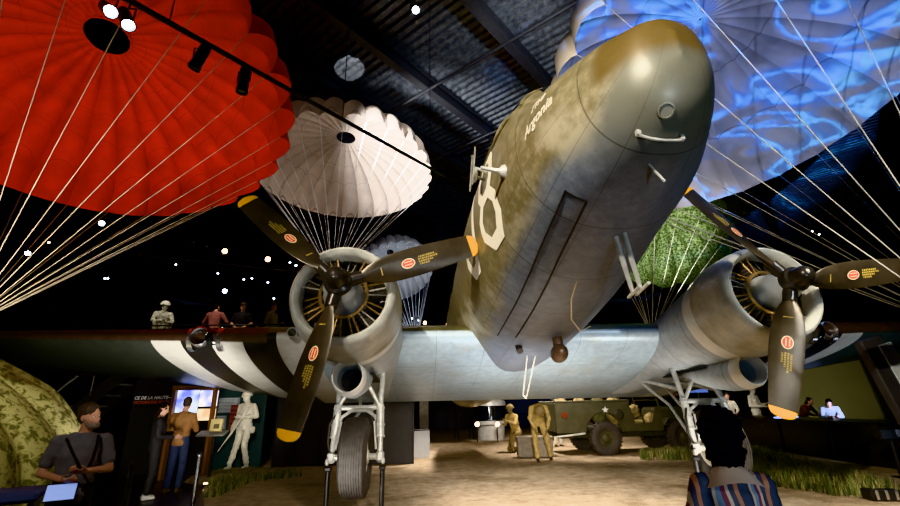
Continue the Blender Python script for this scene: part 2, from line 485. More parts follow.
# ---- wings
def naca(n, th, cam=.02):
    up = []; lo = []
    for k in range(n+1):
        x = (1-cos(pi*k/n))/2
        yt = 5*th*(.2969*sqrt(x)-.126*x-.3516*x*x+.2843*x**3-.1036*x**4)
        p = .3; yc = cam/p**2*(2*p*x-x*x) if x < p else cam/(1-p)**2*((1-2*p)+2*p*x-x*x)
        up.append((x, yc+yt)); lo.append((x, yc-yt))
    return up[::-1] + lo[1:-1]           # TE > over the top > LE > along the bottom
AF = naca(22, .155, .016)
def wing_ring(x, yle, zle, ch, inc=.062, th=1.0):
    return [(x, yle + cx*ch, zle + cz*ch*th - cx*ch*inc) for cx, cz in AF]
b = MB(); CH = 4.32
b.loft([wing_ring(x, 4.66, -.744, CH, .105) for x in (-4.3, -3, -1.5, -.5, .5, 1.5, 3, 4.3)])
cw = b.build('center_wing', WING, plane, 45)
def outer(sd):
    R = []
    for k in range(25):
        t = k/24; d = 10.1*t; ch = lerp(4.32, 1.55, t); yle = 4.66+.268*d; zle = -.744+.087*d
        if t > .84:                                            # rounded tip
            s_ = (t-.84)/.16; e = sqrt(max(0.0, 1-s_*s_*.995)); yle += ch*(1-e)*.55; ch *= max(.06, e)
        R.append(wing_ring(sd*(4.3+d), yle, zle, ch, lerp(.105, .03, min(1, t*1.6)), lerp(1, .75, t)))
    b = MB(); b.loft(R); return b.build('outer_wing', OWING, plane, 45)
for sd in (-1, 1):
    ow = outer(sd)
    b = MB(); d = 1.2; Xm = M3.Translation((sd*(4.3+d), 4.66+.268*d+.03, -.744+.087*d-.02)) @ M3.Rotation(radians(90), 4, 'X')
    b.lathe([(.165, -.06), (.165, .03), (.14, .05), (.13, .02), (.12, -.03), (.06, -.07), (.001, -.075)], Xm, 24)
    ll = b.build('landing_light', CHROME, ow)
    b = MB(); b.lathe([(.15, .0), (.12, .05), (.06, .085), (.001, .095)], Xm @ M3.Translation((-sd*.22, 0, 0)), 20); b.build('lamp_cover', GLASSD, ow)
    for q in (-.36, .18):
        b = MB(); b.lathe([(.185, -.05), (.20, -.05), (.20, .03), (.185, .03), (.185, -.05)], M3.Translation((sd*(4.3+d+q), 4.66+.268*(d+q)+.20, -.744+.087*(d+q)-.02)) @ M3.Rotation(pi/2, 4, 'Y'), 24)
        b.build('lamp_bezel', CHROME, ow)
    # small air intake tube close to the engine
    b = MB(); Xm = M3.Translation((sd*3.82, 4.40, -.80)) @ M3.Rotation(radians(90), 4, 'X')
    b.lathe([(.06, -.5), (.085, -.1), (.085, .06), (.065, .06), (.06, -.2)], Xm, 18); b.build('intake_pipe', STEEL, ow)

# ---- engines
def axis_y(x, y, z): return M3.Translation((x, y, z)) @ M3.Rotation(radians(90), 4, 'X')      # +Z of lathe -> -Y (forward)
ZE = -.745
def engine(sd):
    x0 = sd*2.82; A = axis_y(x0, 0, ZE)
    def L(prof): return [(r, -y) for y, r in prof]
    b = MB()
    b.lathe(L([(3.05, .535), (2.90, .54), (2.83, .56), (2.79, .595), (2.81, .63), (2.90, .67), (3.05, .695), (3.3, .715), (3.58, .715), (3.60, .70), (3.60, .66), (3.2, .62)]), A, 56)
    cowl = b.build('cowling', COWLM, plane, 60)
    # fairing that melts into the wing, with the wheel well left open below
    rings = []; N = 48
    for k in range(26):
        y = lerp(3.60, 8.2, k/25); t = (y-3.60)/4.6
        r = .69*(1-.15*t); top = .66*(1-t)+.18*t*.6; botm = .69 - .34*max(0, t-.05)
        if t > .6: botm = lerp(.503, .40, (t-.6)/.4)
        wd = .69 - .25*t*t
        rings.append([(x0+wd*cos(2*pi*i/N), y, ZE - .12*t + (top if sin(2*pi*i/N) > 0 else botm)*sin(2*pi*i/N)) for i in range(N)])
    b = MB(); b.loft(rings, True, True); nac = b.build('nacelle', NAC, plane, 50)
    b = MB()
    for q in (): b.loft([[(x0+q*(.30+.02*k), lerp(4.1, 6.0, k/5), -1.36+ .02*k), (x0+q*(.44-.01*k), lerp(4.1, 6.0, k/5), -1.26), (x0+q*(.46), lerp(4.1, 6.0, k/5), -1.50+.03*k), (x0+q*(.40), lerp(4.1, 6.0, k/5), -1.52+.03*k)] for k in range(6)])
    b = MB(); b.loft([[(x0-.28, 4.35, -1.425), (x0+.28, 4.35, -1.425), (x0+.28, 5.6, -1.33), (x0-.28, 5.6, -1.33)], [(x0-.28, 4.35, -1.44), (x0+.28, 4.35, -1.44), (x0+.28, 5.6, -1.345), (x0-.28, 5.6, -1.345)]])
    b.build('wheel_well', BLACKM, nac)
    # oil cooler scoop
    b = MB(); R = []
    for y, cz, ro in ((3.66, -1.60, .205), (3.70, -1.60, .225), (3.9, -1.60, .235), (4.2, -1.565, .235), (4.6, -1.47, .23), (5.0, -1.36, .20), (5.3, -1.25, .15)):
        R.append([(x0+ro*cos(2*pi*i/28), y, cz+ro*1.06*sin(2*pi*i/28)) for i in range(28)])
    inner = []
    for y, cz, ro in ((3.66, -1.60, .195), (3.9, -1.60, .165), (4.25, -1.56, .155)):
        inner.append([(x0+ro*cos(2*pi*i/28), y, cz+ro*1.06*sin(2*pi*i/28)) for i in range(28)])
    b.loft(inner[::-1]+R, True, True); sc = b.build('oil_cooler_scoop', NAC, plane, 50)
    b = MB(); b.loft([[(x0+.15*cos(2*pi*i/20), y, -1.58+.155*sin(2*pi*i/20)) for i in range(20)] for y in (4.10, 4.14)]); b.build('cooler_core', BLACKM, sc)
    b = MB()
    for q in (-1, 1): b.loft([[(x0+q*.16, 3.8, -1.42), (x0+q*.30, 3.8, -1.33), (x0+q*.24, 3.8, -1.30), (x0+q*.1, 3.8, -1.36)], [(x0+q*.20, 4.9, -1.40), (x0+q*.46, 4.9, -1.22), (x0+q*.3, 4.9, -1.2), (x0+q*.1, 4.9, -1.3)]])
    b.build('scoop_fairing', NAC, sc)
    # engine
    b = MB(); b.lathe(L([(2.42, .06), (2.44, .13), (2.52, .16), (2.60, .20), (2.72, .21), (2.86, .225), (2.90, .25), (3.2, .28), (3.2, .001)]), A, 36)
    eng = b.build('engine', GREYM, plane, 40)
    b = MB(); b.lathe([(.295, -2.93), (.315, -2.90), (.295, -2.87), (.275, -2.90), (.295, -2.93)], A, 40); b.build('ignition_ring', BRASS, eng)
    b = MB(); b.lathe(L([(3.32, .60), (3.34, .001)]), A, 36); b.build('baffle', BLACKM, eng)
    def radial(a, r, y): return V((x0+r*cos(a), y, ZE+r*sin(a)))
    cyl = None
    for k in range(14):
        a = 2*pi*(k+.25)/14; y = 3.06 if k % 2 == 0 else 3.24
        b = MB(); pts = []; rs = []
        for q in range(13): pts.append(radial(a, .27+.025*q, y)); rs.append(.088 if q % 2 else .070)
        b.tube(pts, rs, 12)
        for s_ in (-1, 1): b.ell(radial(a+s_*.11, .60, y-.04), .04, n=8, m=6)
        b.build('cylinder', DKMET, eng)
        for s_ in (-1, 1):
            b = MB(); b.tube([radial(a+s_*.07, .265, 2.93), radial(a+s_*.10, .58, y-.10)], .0105, 6); b.build('pushrod_tube', BRASS if k % 3 else CREAM2, eng)
    # propeller
    b = MB(); b.lathe(L([(2.20, .001), (2.205, .04), (2.225, .08), (2.27, .108), (2.36, .118), (2.40, .125), (2.42, .16), (2.46, .165), (2.60, .165), (2.64, .14), (2.66, .10)]), A, 32)
    for th in THETA[sd]: b.tube([radial(th, .10, 2.526), radial(th, .30, 2.526)], [.088, .075], 14)
    prop = b.build('propeller', DKHUB, plane, 40)
    for th in THETA[sd]:
        e1 = V((cos(th), 0, sin(th))); e2 = V((-sin(th), 0, cos(th))); e3 = V((0, -1, 0)); O = V((x0, 2.526, ZE))
        RR = [.22, .30, .38, .48, .60, .75, .95, 1.15, 1.35, 1.50, 1.60, 1.65, 1.66, 1.70, 1.735, 1.755, 1.765]
        CHD = [.13, .16, .225, .285, .325, .35, .355, .345, .325, .305, .29, .282, .28, .262, .215, .14, .04]
        TH = [.11, .10, .085, .07, .06, .05, .042, .036, .03, .026, .022, .02, .02, .018, .015, .012, .008]
        rings = []
        def place(r, c, t):
            g = radians(interp(r, [.2, .5, 1.0, 1.77], [50, 35, 21, 13]))*(1)
            return O + e1*r + (e2*cos(g) + e3*sin(g))*c + (e3*cos(g) - e2*sin(g))*t
        for r, c, tk in zip(RR, CHD, TH):
            rings.append([place(r, c/2*cos(2*pi*i/20), tk/2*sin(2*pi*i/20)*(1 if abs(cos(2*pi*i/20)) < .8 else .6)) for i in range(20)])
        b = MB(); b.loft(rings)
        n = 20
        for k in range(len(b.f)):
            if (len(b.f[k]) == 4 and k//n >= 12) or k == len(b.f)-1: b.m[k] = 1
        # oval decal and stencil lines on the front face
        def face(r, c): 
            tk = interp(r, RR, TH); ch = interp(r, RR, CHD); return place(r, c, tk/2*sqrt(max(.05, 1-(2*c/ch)**2))+.004)
        def disc(rc, ra, rb, mi, lift=0):
            vs = [face(rc, 0)+e3*lift] + [face(rc+ra*cos(2*pi*i/24), rb*sin(2*pi*i/24))+e3*lift for i in range(24)]
            b.add(vs, [(0, 1+i, 1+(i+1) % 24) for i in range(24)], mi)
        disc(.86, .085, .060, 3, .0); disc(.86, .072, .048, 2, .003)
        for q in (-.018, .018): b.add([face(.86+.05*s1, q+.006*s2)+e3*.006 for s1, s2 in ((-1, -1), (1, -1), (1, 1), (-1, 1))], [(0, 1, 2, 3)], 3)
        rnd = random.Random(3)
        for ln, (c0, r0, r1) in enumerate(((.045, 1.0, 1.20), (.015, .99, 1.24), (-.015, .99, 1.17), (-.045, 1.0, 1.12))):
            r = r0
            while r < r1:
                w = rnd.choice((.012, .018, .02)); b.add([face(r, c0-.010), face(r+w, c0-.010), face(r+w, c0+.010), face(r, c0+.010)], [(0, 1, 2, 3)], 4); r += w+.009
        r = .52
        b.add([face(r, -.05), face(r+.012, -.05), face(r+.012, .05), face(r, .05)], [(0, 1, 2, 3)], 4)
        b.build('blade', [BLADE, YELLOW, REDP, CREAM, GOLDT], prop, 50)
COWLM = COWL; CREAM2 = mat('dull_tube', (.28, .26, .22), .4, .4, .3); DKHUB = mat('hub_black', (.03, .027, .024), .28, .5, .3)
THETA = {-1: [radians(q) for q in (17.5, 137.5, 257.5)], 1: [radians(q) for q in (126.1, 246.1, 6.1)]}
for sd in (-1, 1): engine(sd)

# ---- main landing gear
def gear(sd):
    x0 = sd*2.82; AY, AZ = 4.97, -2.542
    b = MB(); T = M3.Translation((x0, AY, AZ)) @ M3.Rotation(pi/2, 4, 'Y')
    prof = [(.27, -.14), (.30, -.175), (.38, -.205), (.46, -.20), (.52, -.175)]
    for k in range(9):
        z = lerp(-.14, .14, k/8); prof += [(.562-.35*z*z*1.0, z-.012), (.562-.35*z*z, z+.008), (.550-.35*z*z, z+.010), (.550-.35*z*z, z+.020)]
    prof += [(.52, .175), (.46, .20), (.38, .205), (.30, .175), (.27, .14)]
    b.lathe(prof, T, 56)
    wheel = b.build('wheel', RUBBER, plane, 35)
    b = MB(); b.lathe([(.05, -.20), (.09, -.19), (.12, -.12), (.26, -.13), (.275, -.15), (.275, .15), (.26, .13), (.12, .12), (.09, .19), (.05, .20)], T, 32); b.build('wheel_hub', CREAMM, wheel)
    b = MB(); b.tube([(x0-.42, AY, AZ), (x0+.42, AY, AZ)], .045, 12)
    for q in (-1, 1):
        p = V((x0+q*.36, AY, AZ)); top = V((x0+q*.33, AY+.06, -1.83))
        b.tube([p+V((0, 0, -.02)), p.lerp(top, .45)], .042, 12); b.tube([p.lerp(top, .38), top], .062, 14)
        b.box(p, (.12, .14, .16), None, .03); b.box(p+V((q*.05, -.04, -.06)), (.05, .1, .1), None, .02)
        for f_ in (.38, .62, .97): b.tube([p.lerp(top, f_), p.lerp(top, f_+.03)], .072, 14)
        b.tube([p+V((q*-.06, -.06, .1)), p.lerp(top, .7)+V((-q*.09, -.05, 0))], .016, 6)
    g = b.build('landing_gear', STEEL, plane, 40)
    zt = -1.83; yt = AY+.06
    b = MB(); b.tube([(x0-.36, yt, zt), (x0+.36, yt, zt)], .040, 10)
    for q in (-1, 1): b.box((x0+q*.33, yt, zt), (.11, .12, .12), None, .02)
    b.tube([(x0-.31, yt, zt-.24), (x0-.25, yt, zt-.13), (x0-.12, yt, zt-.05), (x0+.12, yt, zt-.05), (x0+.25, yt, zt-.13), (x0+.31, yt, zt-.24)], .026, 8)
    for q in (-.18, 0, .18): b.tube([(x0+q, yt, zt-.06), (x0+q*.7, yt, zt)], .014, 6)
    b.build('cross_brace', STEEL, g)
    for q in (-1, 1):
        b = MB(); b.tube([(x0+q*.33, yt, zt), (x0+q*.35, yt+.10, -1.12)], .042, 10); b.build('upper_strut', STEEL, g)
        b = MB(); b.tube([(x0+q*.31, yt-.02, zt+.03), (x0+q*.02, yt-.12, -1.30)], .032, 10); b.build('diagonal_strut', STEEL, g)
    b = MB(); b.tube([(x0-.30, yt+.1, zt+.2), (x0-.22, yt+1.7, -1.15)], .035, 8); b.tube([(x0+.30, yt+.1, zt+.2), (x0+.22, yt+1.7, -1.15)], .035, 8)
    b.tube([(x0-.36, AY+.05, AZ+.15), (x0-.1, yt+.9, zt+.05), (x0-.22, yt+1.65, -1.2)], .028, 8); b.tube([(x0+.36, AY+.05, AZ+.15), (x0+.1, yt+.9, zt+.05), (x0+.22, yt+1.65, -1.2)], .028, 8)
    b.build('drag_strut', STEEL, g)
    b = MB(); b.tube([(x0-.30, yt-.02, zt-.02), (x0-.42, yt-.1, zt-.25), (x0-.43, yt-.06, AZ+.2), (x0-.38, AY-.02, AZ+.06)], .018, 8); b.build('brake_hose', DKMET, g)
CREAMM = mat('hub_cream', (.55, .52, .44), .4, .2)
for sd in (-1, 1): gear(sd)

# tail, out of sight behind the wing
def stab_ring(p, ch, th, vertical=False):
    return [((p[0]+cz*ch*th) if vertical else p[0], p[1]+cx*ch, p[2] if vertical else p[2]+cz*ch*th) for cx, cz in AF]
b = MB(); b.loft([stab_ring((FX, 15.2, .9), 3.2, .6, True), stab_ring((FX, 16.0, 2.0), 2.4, .6, True), stab_ring((FX, 16.8, 2.9), 1.5, .6, True), stab_ring((FX, 17.4, 3.1), .7, .6, True)]); b.build('tail_fin', OWING, plane, 45)
for sd in (-1, 1):
    b = MB(); b.loft([stab_ring((FX+sd*.2, 16.2, .75), 2.3, .6), stab_ring((FX+sd*2.6, 16.6, .8), 1.8, .6), stab_ring((FX+sd*3.8, 17.2, .82), .9, .6)]); b.build('tailplane', OWING, plane, 45)
# ------------------------------------------------------------------ people
from mathutils import noise as MN
BASE = dict(pelvis=(0, 0, .95), waist=(0, .0, 1.09), chest=(0, -.01, 1.28), shm=(0, .01, 1.42), neck=(0, .01, 1.49), head=(0, -.025, 1.635),
            shL=(.185, .01, 1.41), elL=(.235, .04, 1.13), wrL=(.245, -.04, .89), shR=(-.185, .01, 1.41), elR=(-.235, .04, 1.13), wrR=(-.245, -.04, .89),
            hiL=(.09, 0, .92), knL=(.105, -.02, .50), anL=(.11, .03, .09), hiR=(-.09, 0, .92), knR=(-.105, -.02, .50), anR=(-.11, .03, .09))
def voxel(b, name, mt, parent, vs, fold=0., fscale=14., sm=3):
    me = bpy.data.meshes.new('t'); me.from_pydata([tuple(p) for p in b.v], [], b.f); fix_normals(me)
    o = bpy.data.objects.new('t', me); COL.objects.link(o)
    md = o.modifiers.new('r', 'REMESH'); md.mode = 'VOXEL'; md.voxel_size = vs; md.use_smooth_shade = True
    dg = bpy.context.evaluated_depsgraph_get(); m2 = bpy.data.meshes.new_from_object(o.evaluated_get(dg))
    bpy.data.objects.remove(o); bpy.data.meshes.remove(me)
    bm = bmesh.new(); bm.from_mesh(m2)
    for _ in range(sm): bmesh.ops.smooth_vert(bm, verts=bm.verts, factor=.5, use_axis_x=True, use_axis_y=True, use_axis_z=True)
    if fold:
        bm.normal_update()
        for v in bm.verts:
            p = v.co; q = V((p.x*fscale, p.y*fscale, p.z*fscale*.7))
            v.co += v.normal*fold*(abs(MN.noise(q))*2-.6+.5*MN.noise(q*2.3))
    for f in bm.faces: f.smooth = True
    bm.to_mesh(m2); bm.free(); m2.name = name; m2.materials.clear(); m2.materials.append(mt)
    o = bpy.data.objects.new(name, m2); COL.objects.link(o); o.parent = parent; return o
def torso(b, J, g, top=True):
    rt = (J['shL']-J['shR']).normalized(); rh = (J['hiL']-J['hiR']).normalized()
    seq = [(J['pelvis']+V((0, 0, -.10)) if top is True else J['pelvis'], .15, .11, rh), (J['pelvis'], .165, .118, rh), (J['waist'], .148, .108, rh.lerp(rt, .4)), (J['chest'], .172, .125, rt), (J['shm']+(J['chest']-J['shm'])*.25, .178, .112, rt), (J['shm'], .15, .09, rt), (J['neck'], .075, .07, rt)]
    P = [s[0] for s in seq]; rings = []
    for k, (p, rx, ry, r) in enumerate(seq):
        d = (P[min(k+1, 6)]-P[max(k-1, 0)]).normalized(); f = d.cross(r).normalized(); r2 = f.cross(d)
        rings.append([p + r2*(rx+g)*cos(2*pi*i/18) + f*(ry+g)*sin(2*pi*i/18) for i in range(18)])
    b.loft(rings)
def hand(b, w, e, side, look, curl=.5, s=1.0):
    d = (w-e).normalized(); x = look - d*look.dot(d)
    x = x.normalized() if x.length > .05 else frame(d)[0]
    n = d.cross(x)*side                                     # palm normal; x = thumb side
    R = M3((x, n, d)).transposed()
    b.ell(w+d*.05, (.040*s, .017*s, .055*s), R, 12, 8)
    for k, (o, L) in enumerate(((.030, .072), (.010, .080), (-.011, .075), (-.030, .060))):
        p = w+d*.09*s+x*o*s; a = 0; pts = [p-d*.02]; rs = [.0095*s]
        for j, f in enumerate((.45, .32, .25)):
            a += curl*(.35+.35*j); p = p + (d*cos(a)+n*sin(a))*L*f*s*1.25 + x*o*.1*s; pts.append(V(p)); rs.append((.0092-.0008*j)*s)
        b.tube(pts, rs, 8)
    p = w+d*.03+x*.03*s; t = (d*.7+x*.7+n*.25).normalized()
    b.tube([p, p+t*.035*s, p+t*.035*s+(d*.85+x*.2+n*.4)*.032*s, p+t*.035*s+(d*.9+n*.5)*.058*s], [.013*s, .012*s, .0105*s, .008*s], 8)
def figure(name, label, cat, loc, rz=0, J=None, h=1.75, skin=None, top=None, bottom=None, shoes=None, hair=None, hat=None, sleeves='long', look=(0, -1, 0), vs=.013, group=None, curl=.5, hairstyle='short', beard=None, fold=.007):
    t = thing(name, label, cat, loc, rz, group); t.scale = (h/1.75,)*3
    D = {k: V(v) for k, v in BASE.items()}
    for k, v in (J or {}).items(): D[k] = V(v)
    J = D; look = V(look).normalized()
    up = (J['head']-J['neck']).normalized(); hf = (look - up*look.dot(up)*.3).normalized(); hr = hf.cross(up).normalized()*-1; up = hf.cross(hr)*-1
    if up.dot(J['head']-J['neck']) < 0: up = -up
    HR = M3((hr, -hf, up)).transposed(); H = J['head']
    def hp(x, y, z): return H + HR @ V((x, y, z))            # -y is the face
    b = MB()
    b.ell(hp(0, .01, .03), (.074, .094, .098), HR, 18, 12); b.ell(hp(0, -.022, -.05), (.055, .066, .070), HR, 16, 10)
    b.ell(hp(0, -.062, -.094), (.026, .022, .02), HR); b.capsule(hp(0, -.082, .01), hp(0, -.104, -.028), .010, .0145); b.ell(hp(0, -.082, -.062), (.024, .012, .010), HR)
    for s_ in (-1, 1):
        b.ell(hp(s_*.075, .012, -.005), (.010, .022, .032), HR, 10, 8); b.capsule(hp(s_*.018, -.078, .03), hp(s_*.048, -.068, .03), .010, .009); b.ell(hp(s_*.042, -.058, -.025), (.022, .02, .02), HR, 10, 8)
    b.capsule(J['neck']-(J['head']-J['neck'])*.2, hp(0, .015, -.05), .056, .052)
    torso(b, J, -.004)
    for S, sd in (('L', 1), ('R', -1)):
        b.capsule(J['sh'+S], J['el'+S], .050, .040); b.capsule(J['el'+S], J['wr'+S], .040, .027); b.capsule(J['shm'], J['sh'+S], .06, .055)
        hand(b, J['wr'+S], J['el'+S], sd, V((-sd*.3, -1, .2)), curl)
        b.capsule(J['hi'+S], J['kn'+S], .078, .052); b.capsule(J['kn'+S], J['an'+S], .052, .036)
        b.capsule(J['an'+S]+V((0, .03, -.04)), J['an'+S]+V((0, -.12, -.05)), .035, .03)
    body = voxel(b, 'body', skin, t, vs)
    for s_ in (-1, 1):
        b = MB(); b.ell(hp(s_*.031, -.079, .008), (.0125, .008, .008), HR, 10, 8); b.ell(hp(s_*.031, -.0855, .008), (.006, .003, .006), HR, 8, 6, 1); b.build('eye', [EYEW, EYED] if skin not in PLASTER else [skin, skin], body)
    if top:
        b = MB(); torso(b, J, .012)
        for S in 'LR':
            b.capsule(J['shm']+(J['chest']-J['shm'])*.1, J['sh'+S], .075, .068)
            if sleeves == 'long':
                b.capsule(J['sh'+S], J['el'+S], .068, .055); b.capsule(J['el'+S], J['el'+S].lerp(J['wr'+S], .93), .055, .041)
            else: b.capsule(J['sh'+S], J['sh'+S].lerp(J['el'+S], .68), .070, .066)
        voxel(b, 'shirt' if sleeves == 'short' else 'jacket', top, t, vs, fold)
    if bottom:
        b = MB(); rh = (J['hiL']-J['hiR']).normalized()
        b.capsule(J['pelvis']-rh*.07+V((0, 0, .02)), J['pelvis']+rh*.07+V((0, 0, .02)), .115, .115)
        for S in 'LR':
            b.capsule(J['hi'+S], J['kn'+S], .098, .074); b.capsule(J['kn'+S], J['an'+S]+(J['kn'+S]-J['an'+S])*.1, .074, .062)
        voxel(b, 'trousers', bottom, t, vs, fold)
    if shoes:
        for S in 'LR':
            b = MB(); a = J['an'+S]; k = J['kn'+S]; f = V((0, -1, 0))
            b.capsule(a+V((0, .035, -.045)), a+V((0, -.13, -.055)), .043, .034); b.capsule(a+V((0, .01, -.03)), a+(k-a)*.22, .045, .05)
            voxel(b, 'shoe' if cat == 'person' else 'boot', shoes, t, vs)
    if hair:
        b = MB()
        if hairstyle == 'short':
            b.ell(hp(0, .020, .058), (.085, .100, .090), HR, 16, 10); b.ell(hp(0, .05, .0), (.078, .062, .075), HR, 14, 8)
        elif hairstyle == 'long':
            b.ell(hp(0, .026, .052), (.086, .095, .094), HR, 16, 10); b.ell(hp(0, .06, -.08), (.085, .06, .14), HR, 14, 8)
        else:
            b.ell(hp(0, .04, .085), (.125, .125, .145), HR, 20, 12); b.ell(hp(0, .05, -.035), (.112, .10, .115), HR, 16, 10)
        voxel(b, 'hair', hair, t, vs, .008 if hairstyle == 'short' else .02, 26, 2)
    if beard:
        b = MB(); b.ell(hp(0, -.040, -.078), (.062, .064, .046), HR, 14, 8); b.capsule(hp(-.066, -.02, -.05), hp(-.072, .0, .0), .018, .012); b.capsule(hp(.066, -.02, -.05), hp(.072, .0, .0), .018, .012); voxel(b, 'beard', beard, t, vs, .005, 30)
    if hat == 'helmet':
        b = MB(); pr = []
        for k in range(9): a = radians(lerp(4, 90, k/8)); pr.append((.128*sin(a)+.001, .115*cos(a)))
        pr += [(.142, -.012), (.138, -.02), (.12, -.012)]
        Xh = M3.Translation(hp(0, .012, .045)) @ HR.to_4x4(); b.lathe(pr, Xh, 26, True); b.build('helmet', HELM.get(skin.name, skin), t)
        b = MB(); b.tube([hp(-.085, -.02, .03), hp(-.07, -.05, -.07), hp(0, -.062, -.122), hp(.07, -.05, -.07), hp(.085, -.02, .03)], .007, 6); b.build('chin_strap', HELM.get(skin.name, skin), t)
    if hat == 'cap':
        b = MB(); b.ell(hp(0, .015, .065), (.088, .104, .072), HR, 16, 10); b.ell(hp(0, -.11, .062), (.07, .06, .010), HR, 14, 6); voxel(b, 'cap', hair or top, t, .008)
    t['J'] = 0; del t['J']
    return t, J, hp
SKINM = mat('skin', (.50, .27, .19), .5, 0, .08, 10); SKIND = mat('darker_skin', (.34, .19, .14), .5, 0, .08, 10)  # second skin tone is simply darker
EYEW = mat('eye_white', (.7, .68, .64), .2); EYED = mat('iris', (.02, .014, .01), .2)
PLAS = mat('mannequin_ivory', (.62, .58, .47), .7, 0, .10, 9, .25, 40); TAN = mat('tan_uniform', (.42, .30, .12), .8, 0, .28, 9, .3, 50)
GREYW = mat('pale_uniform', (.50, .46, .38), .8, 0, .2, 9); PLASTER = [PLAS]
KHAKI = mat('dark_khaki', (.22, .16, .075), .8, 0, .3, 8); HELM = {}
HAIRB = mat('black_hair', (.006, .005, .005), .8, 0, .3, 30, .5, 90, spec=.1); HAIRG = mat('brown_hair', (.035, .025, .02), .7, 0, .3, 30)
BEARDG = mat('grey_beard', (.24, .20, .175), .8, 0, .25, 40)
BOOT = mat('dark_leather', (.04, .025, .016), .5, 0, .2); WSHOE = mat('white_trainers', (.6, .58, .56), .6)
JEAN = mat('blue_denim', (.03, .038, .07), .8, 0, .2, 14); BLKC = mat('black_cloth', (.012, .012, .014), .85, 0, .2, 12)
GREYT = mat('grey_tshirt', (.17, .165, .175), .85, 0, .12, 10); BROWNT = mat('brown_pullover', (.21, .105, .045), .85, 0, .15, 10)
MAROON = mat('maroon_shirt', (.25, .10, .085), .85, 0, .35, 22); OLIVEJ = mat('olive_jacket', (.17, .15, .105), .85, 0, .15); BLUEC = mat('blue_cloth', (.06, .14, .55), .8); WHITEC = mat('white_cloth', (.62, .66, .74), .8, 0, .1)
def stripes():
    t = NT('striped_dress'); x, y, z = t.xyz()
    f = t.math('FRACT', t.math('ADD', t.math('MULTIPLY', x, 5.2), t.math('MULTIPLY', t.noise(3, 2), .5)))
    c = t.ramp(f, [(0, (.03, .04, .075)), (.22, (.36, .17, .10)), (.34, (.07, .07, .10)), (.5, (.50, .40, .31)), (.6, (.16, .05, .07)), (.72, (.14, .22, .32)), (.84, (.42, .34, .27)), (.92, (.03, .03, .045))], 'CONSTANT')
    return t.out(c, .7)
STRIPE = stripes()
CAMOW = None
def camo_mat(name, cols, scale, stretch=1., rough=.8):
    t = NT(name); n = t.noise(scale, 3, .55); m = t.noise(scale*1.7, 2, .5, dist=.6)
    c = t.ramp(n, [(0, cols[0]), (.47, cols[0]), (.48, cols[1])], 'CONSTANT')
    c = t.mix(t.math('GREATER_THAN', m, .56), c, cols[2]); c = t.mix(t.math('LESS_THAN', m, .40), c, cols[3])
    c = t.mix(t.noise(1.2, 3), c, (.02, .02, .01), 'MIX') if False else c
    return t.out(c, rough, 0, .2)
CAMOP = camo_mat('camouflage_smock', [(.45, .42, .33), (.3, .28, .2), (.5, .48, .4), (.16, .15, .10)], 14)

# -- near visitors
def ground_x(u, y): return gx(u, y, 1.0).x
# man with phone wallet, left
px = gx(81, 4.55, 1.2)
P1, J1, hp1 = figure('person', 'grey bearded man in grey t-shirt with crossbody strap, holding a tablet', 'person', (px.x, 4.55, 0), radians(28), dict(
    elL=(.27, -.03, 1.14), wrL=(.10, -.25, 1.15), elR=(-.27, .02, 1.13), wrR=(-.06, -.27, 1.09), head=(.02, -.035, 1.635)), 1.565,
    SKINM, GREYT, BLKC, BOOT, HAIRG, None, 'short', (.9, -.7, .15), .010, None, .9, 'short', BEARDG)
b = MB(); pts = []
for k in range(15):
    a = k/14; pts.append(V((lerp(-.12, .14, a), -.155+.03*(2*a-1)**2*2-.01, lerp(1.44, 1.02, a))))
for k in range(len(pts)-1):
    b.tube([pts[k], pts[k+1]], .014, 6)
b2 = MB(); b2.tube(pts, .016, 8, flat=.45); b2.build('shoulder_strap', BLKC, P1)
b2 = MB(); b2.tube([(.13, -.10, 1.46), (.14, -.16, 1.38), (.13, -.175, 1.25), (.10, -.17, 1.12)], .014, 8, flat=.45); b2.build('shoulder_strap', BLKC, P1)
# tablet held against the belly
wr = P1.location
tab = thing('tablet', 'small pale blue tablet held low by the bearded man in grey', 'tablet', (px.x, 4.55, 0), radians(28))
tab.scale = (.894,)*3
b = MB(); R = M3.Rotation(radians(62), 3, 'X'); b.box((-.04, -.330, .99), (.24, .16, .012), R, .004); tb = b.build('case', BLACKM, tab)
b = MB(); b.box((-.04, -.330-.0065*sin(radians(62)), .99+.0065*cos(radians(62))), (.215, .138, .002), R); b.build('screen', emis('tablet_screen', (.35, .5, 1.0), .38), tab)
# woman in front, seen from behind
px = gx(722, 2.3, 1.3)
P2, J2, hp2 = figure('person', 'woman seen from behind with tall black hair and striped dress with beige collar', 'person', (px.x, 2.3, 0), radians(168), dict(
    elL=(.25, -.04, 1.13), wrL=(.12, -.26, 1.18), elR=(-.25, -.04, 1.13), wrR=(-.12, -.26, 1.18), shL=(.175, .01, 1.41), shR=(-.175, .01, 1.41)), 1.385,
    SKIND, STRIPE, BLKC, BOOT, HAIRB, None, 'long', (-.1, -1, .2), .010, None, .7, 'afro')
b = MB(); rings = []
for k in range(7):
    a = k/6; r = lerp(.068, .16, a); rings.append([(J2['neck'].x+r*1.05*cos(2*pi*i/28), J2['neck'].y+.012+r*.80*sin(2*pi*i/28)+.02*a, 1.515-.075*a-.022*a*a*(1+cos(4*pi*i/28))) for i in range(28)])
b.loft(rings, True, False); b.build('collar', mat('beige_collar', (.46, .37, .30), .8, 0, .08), P2)
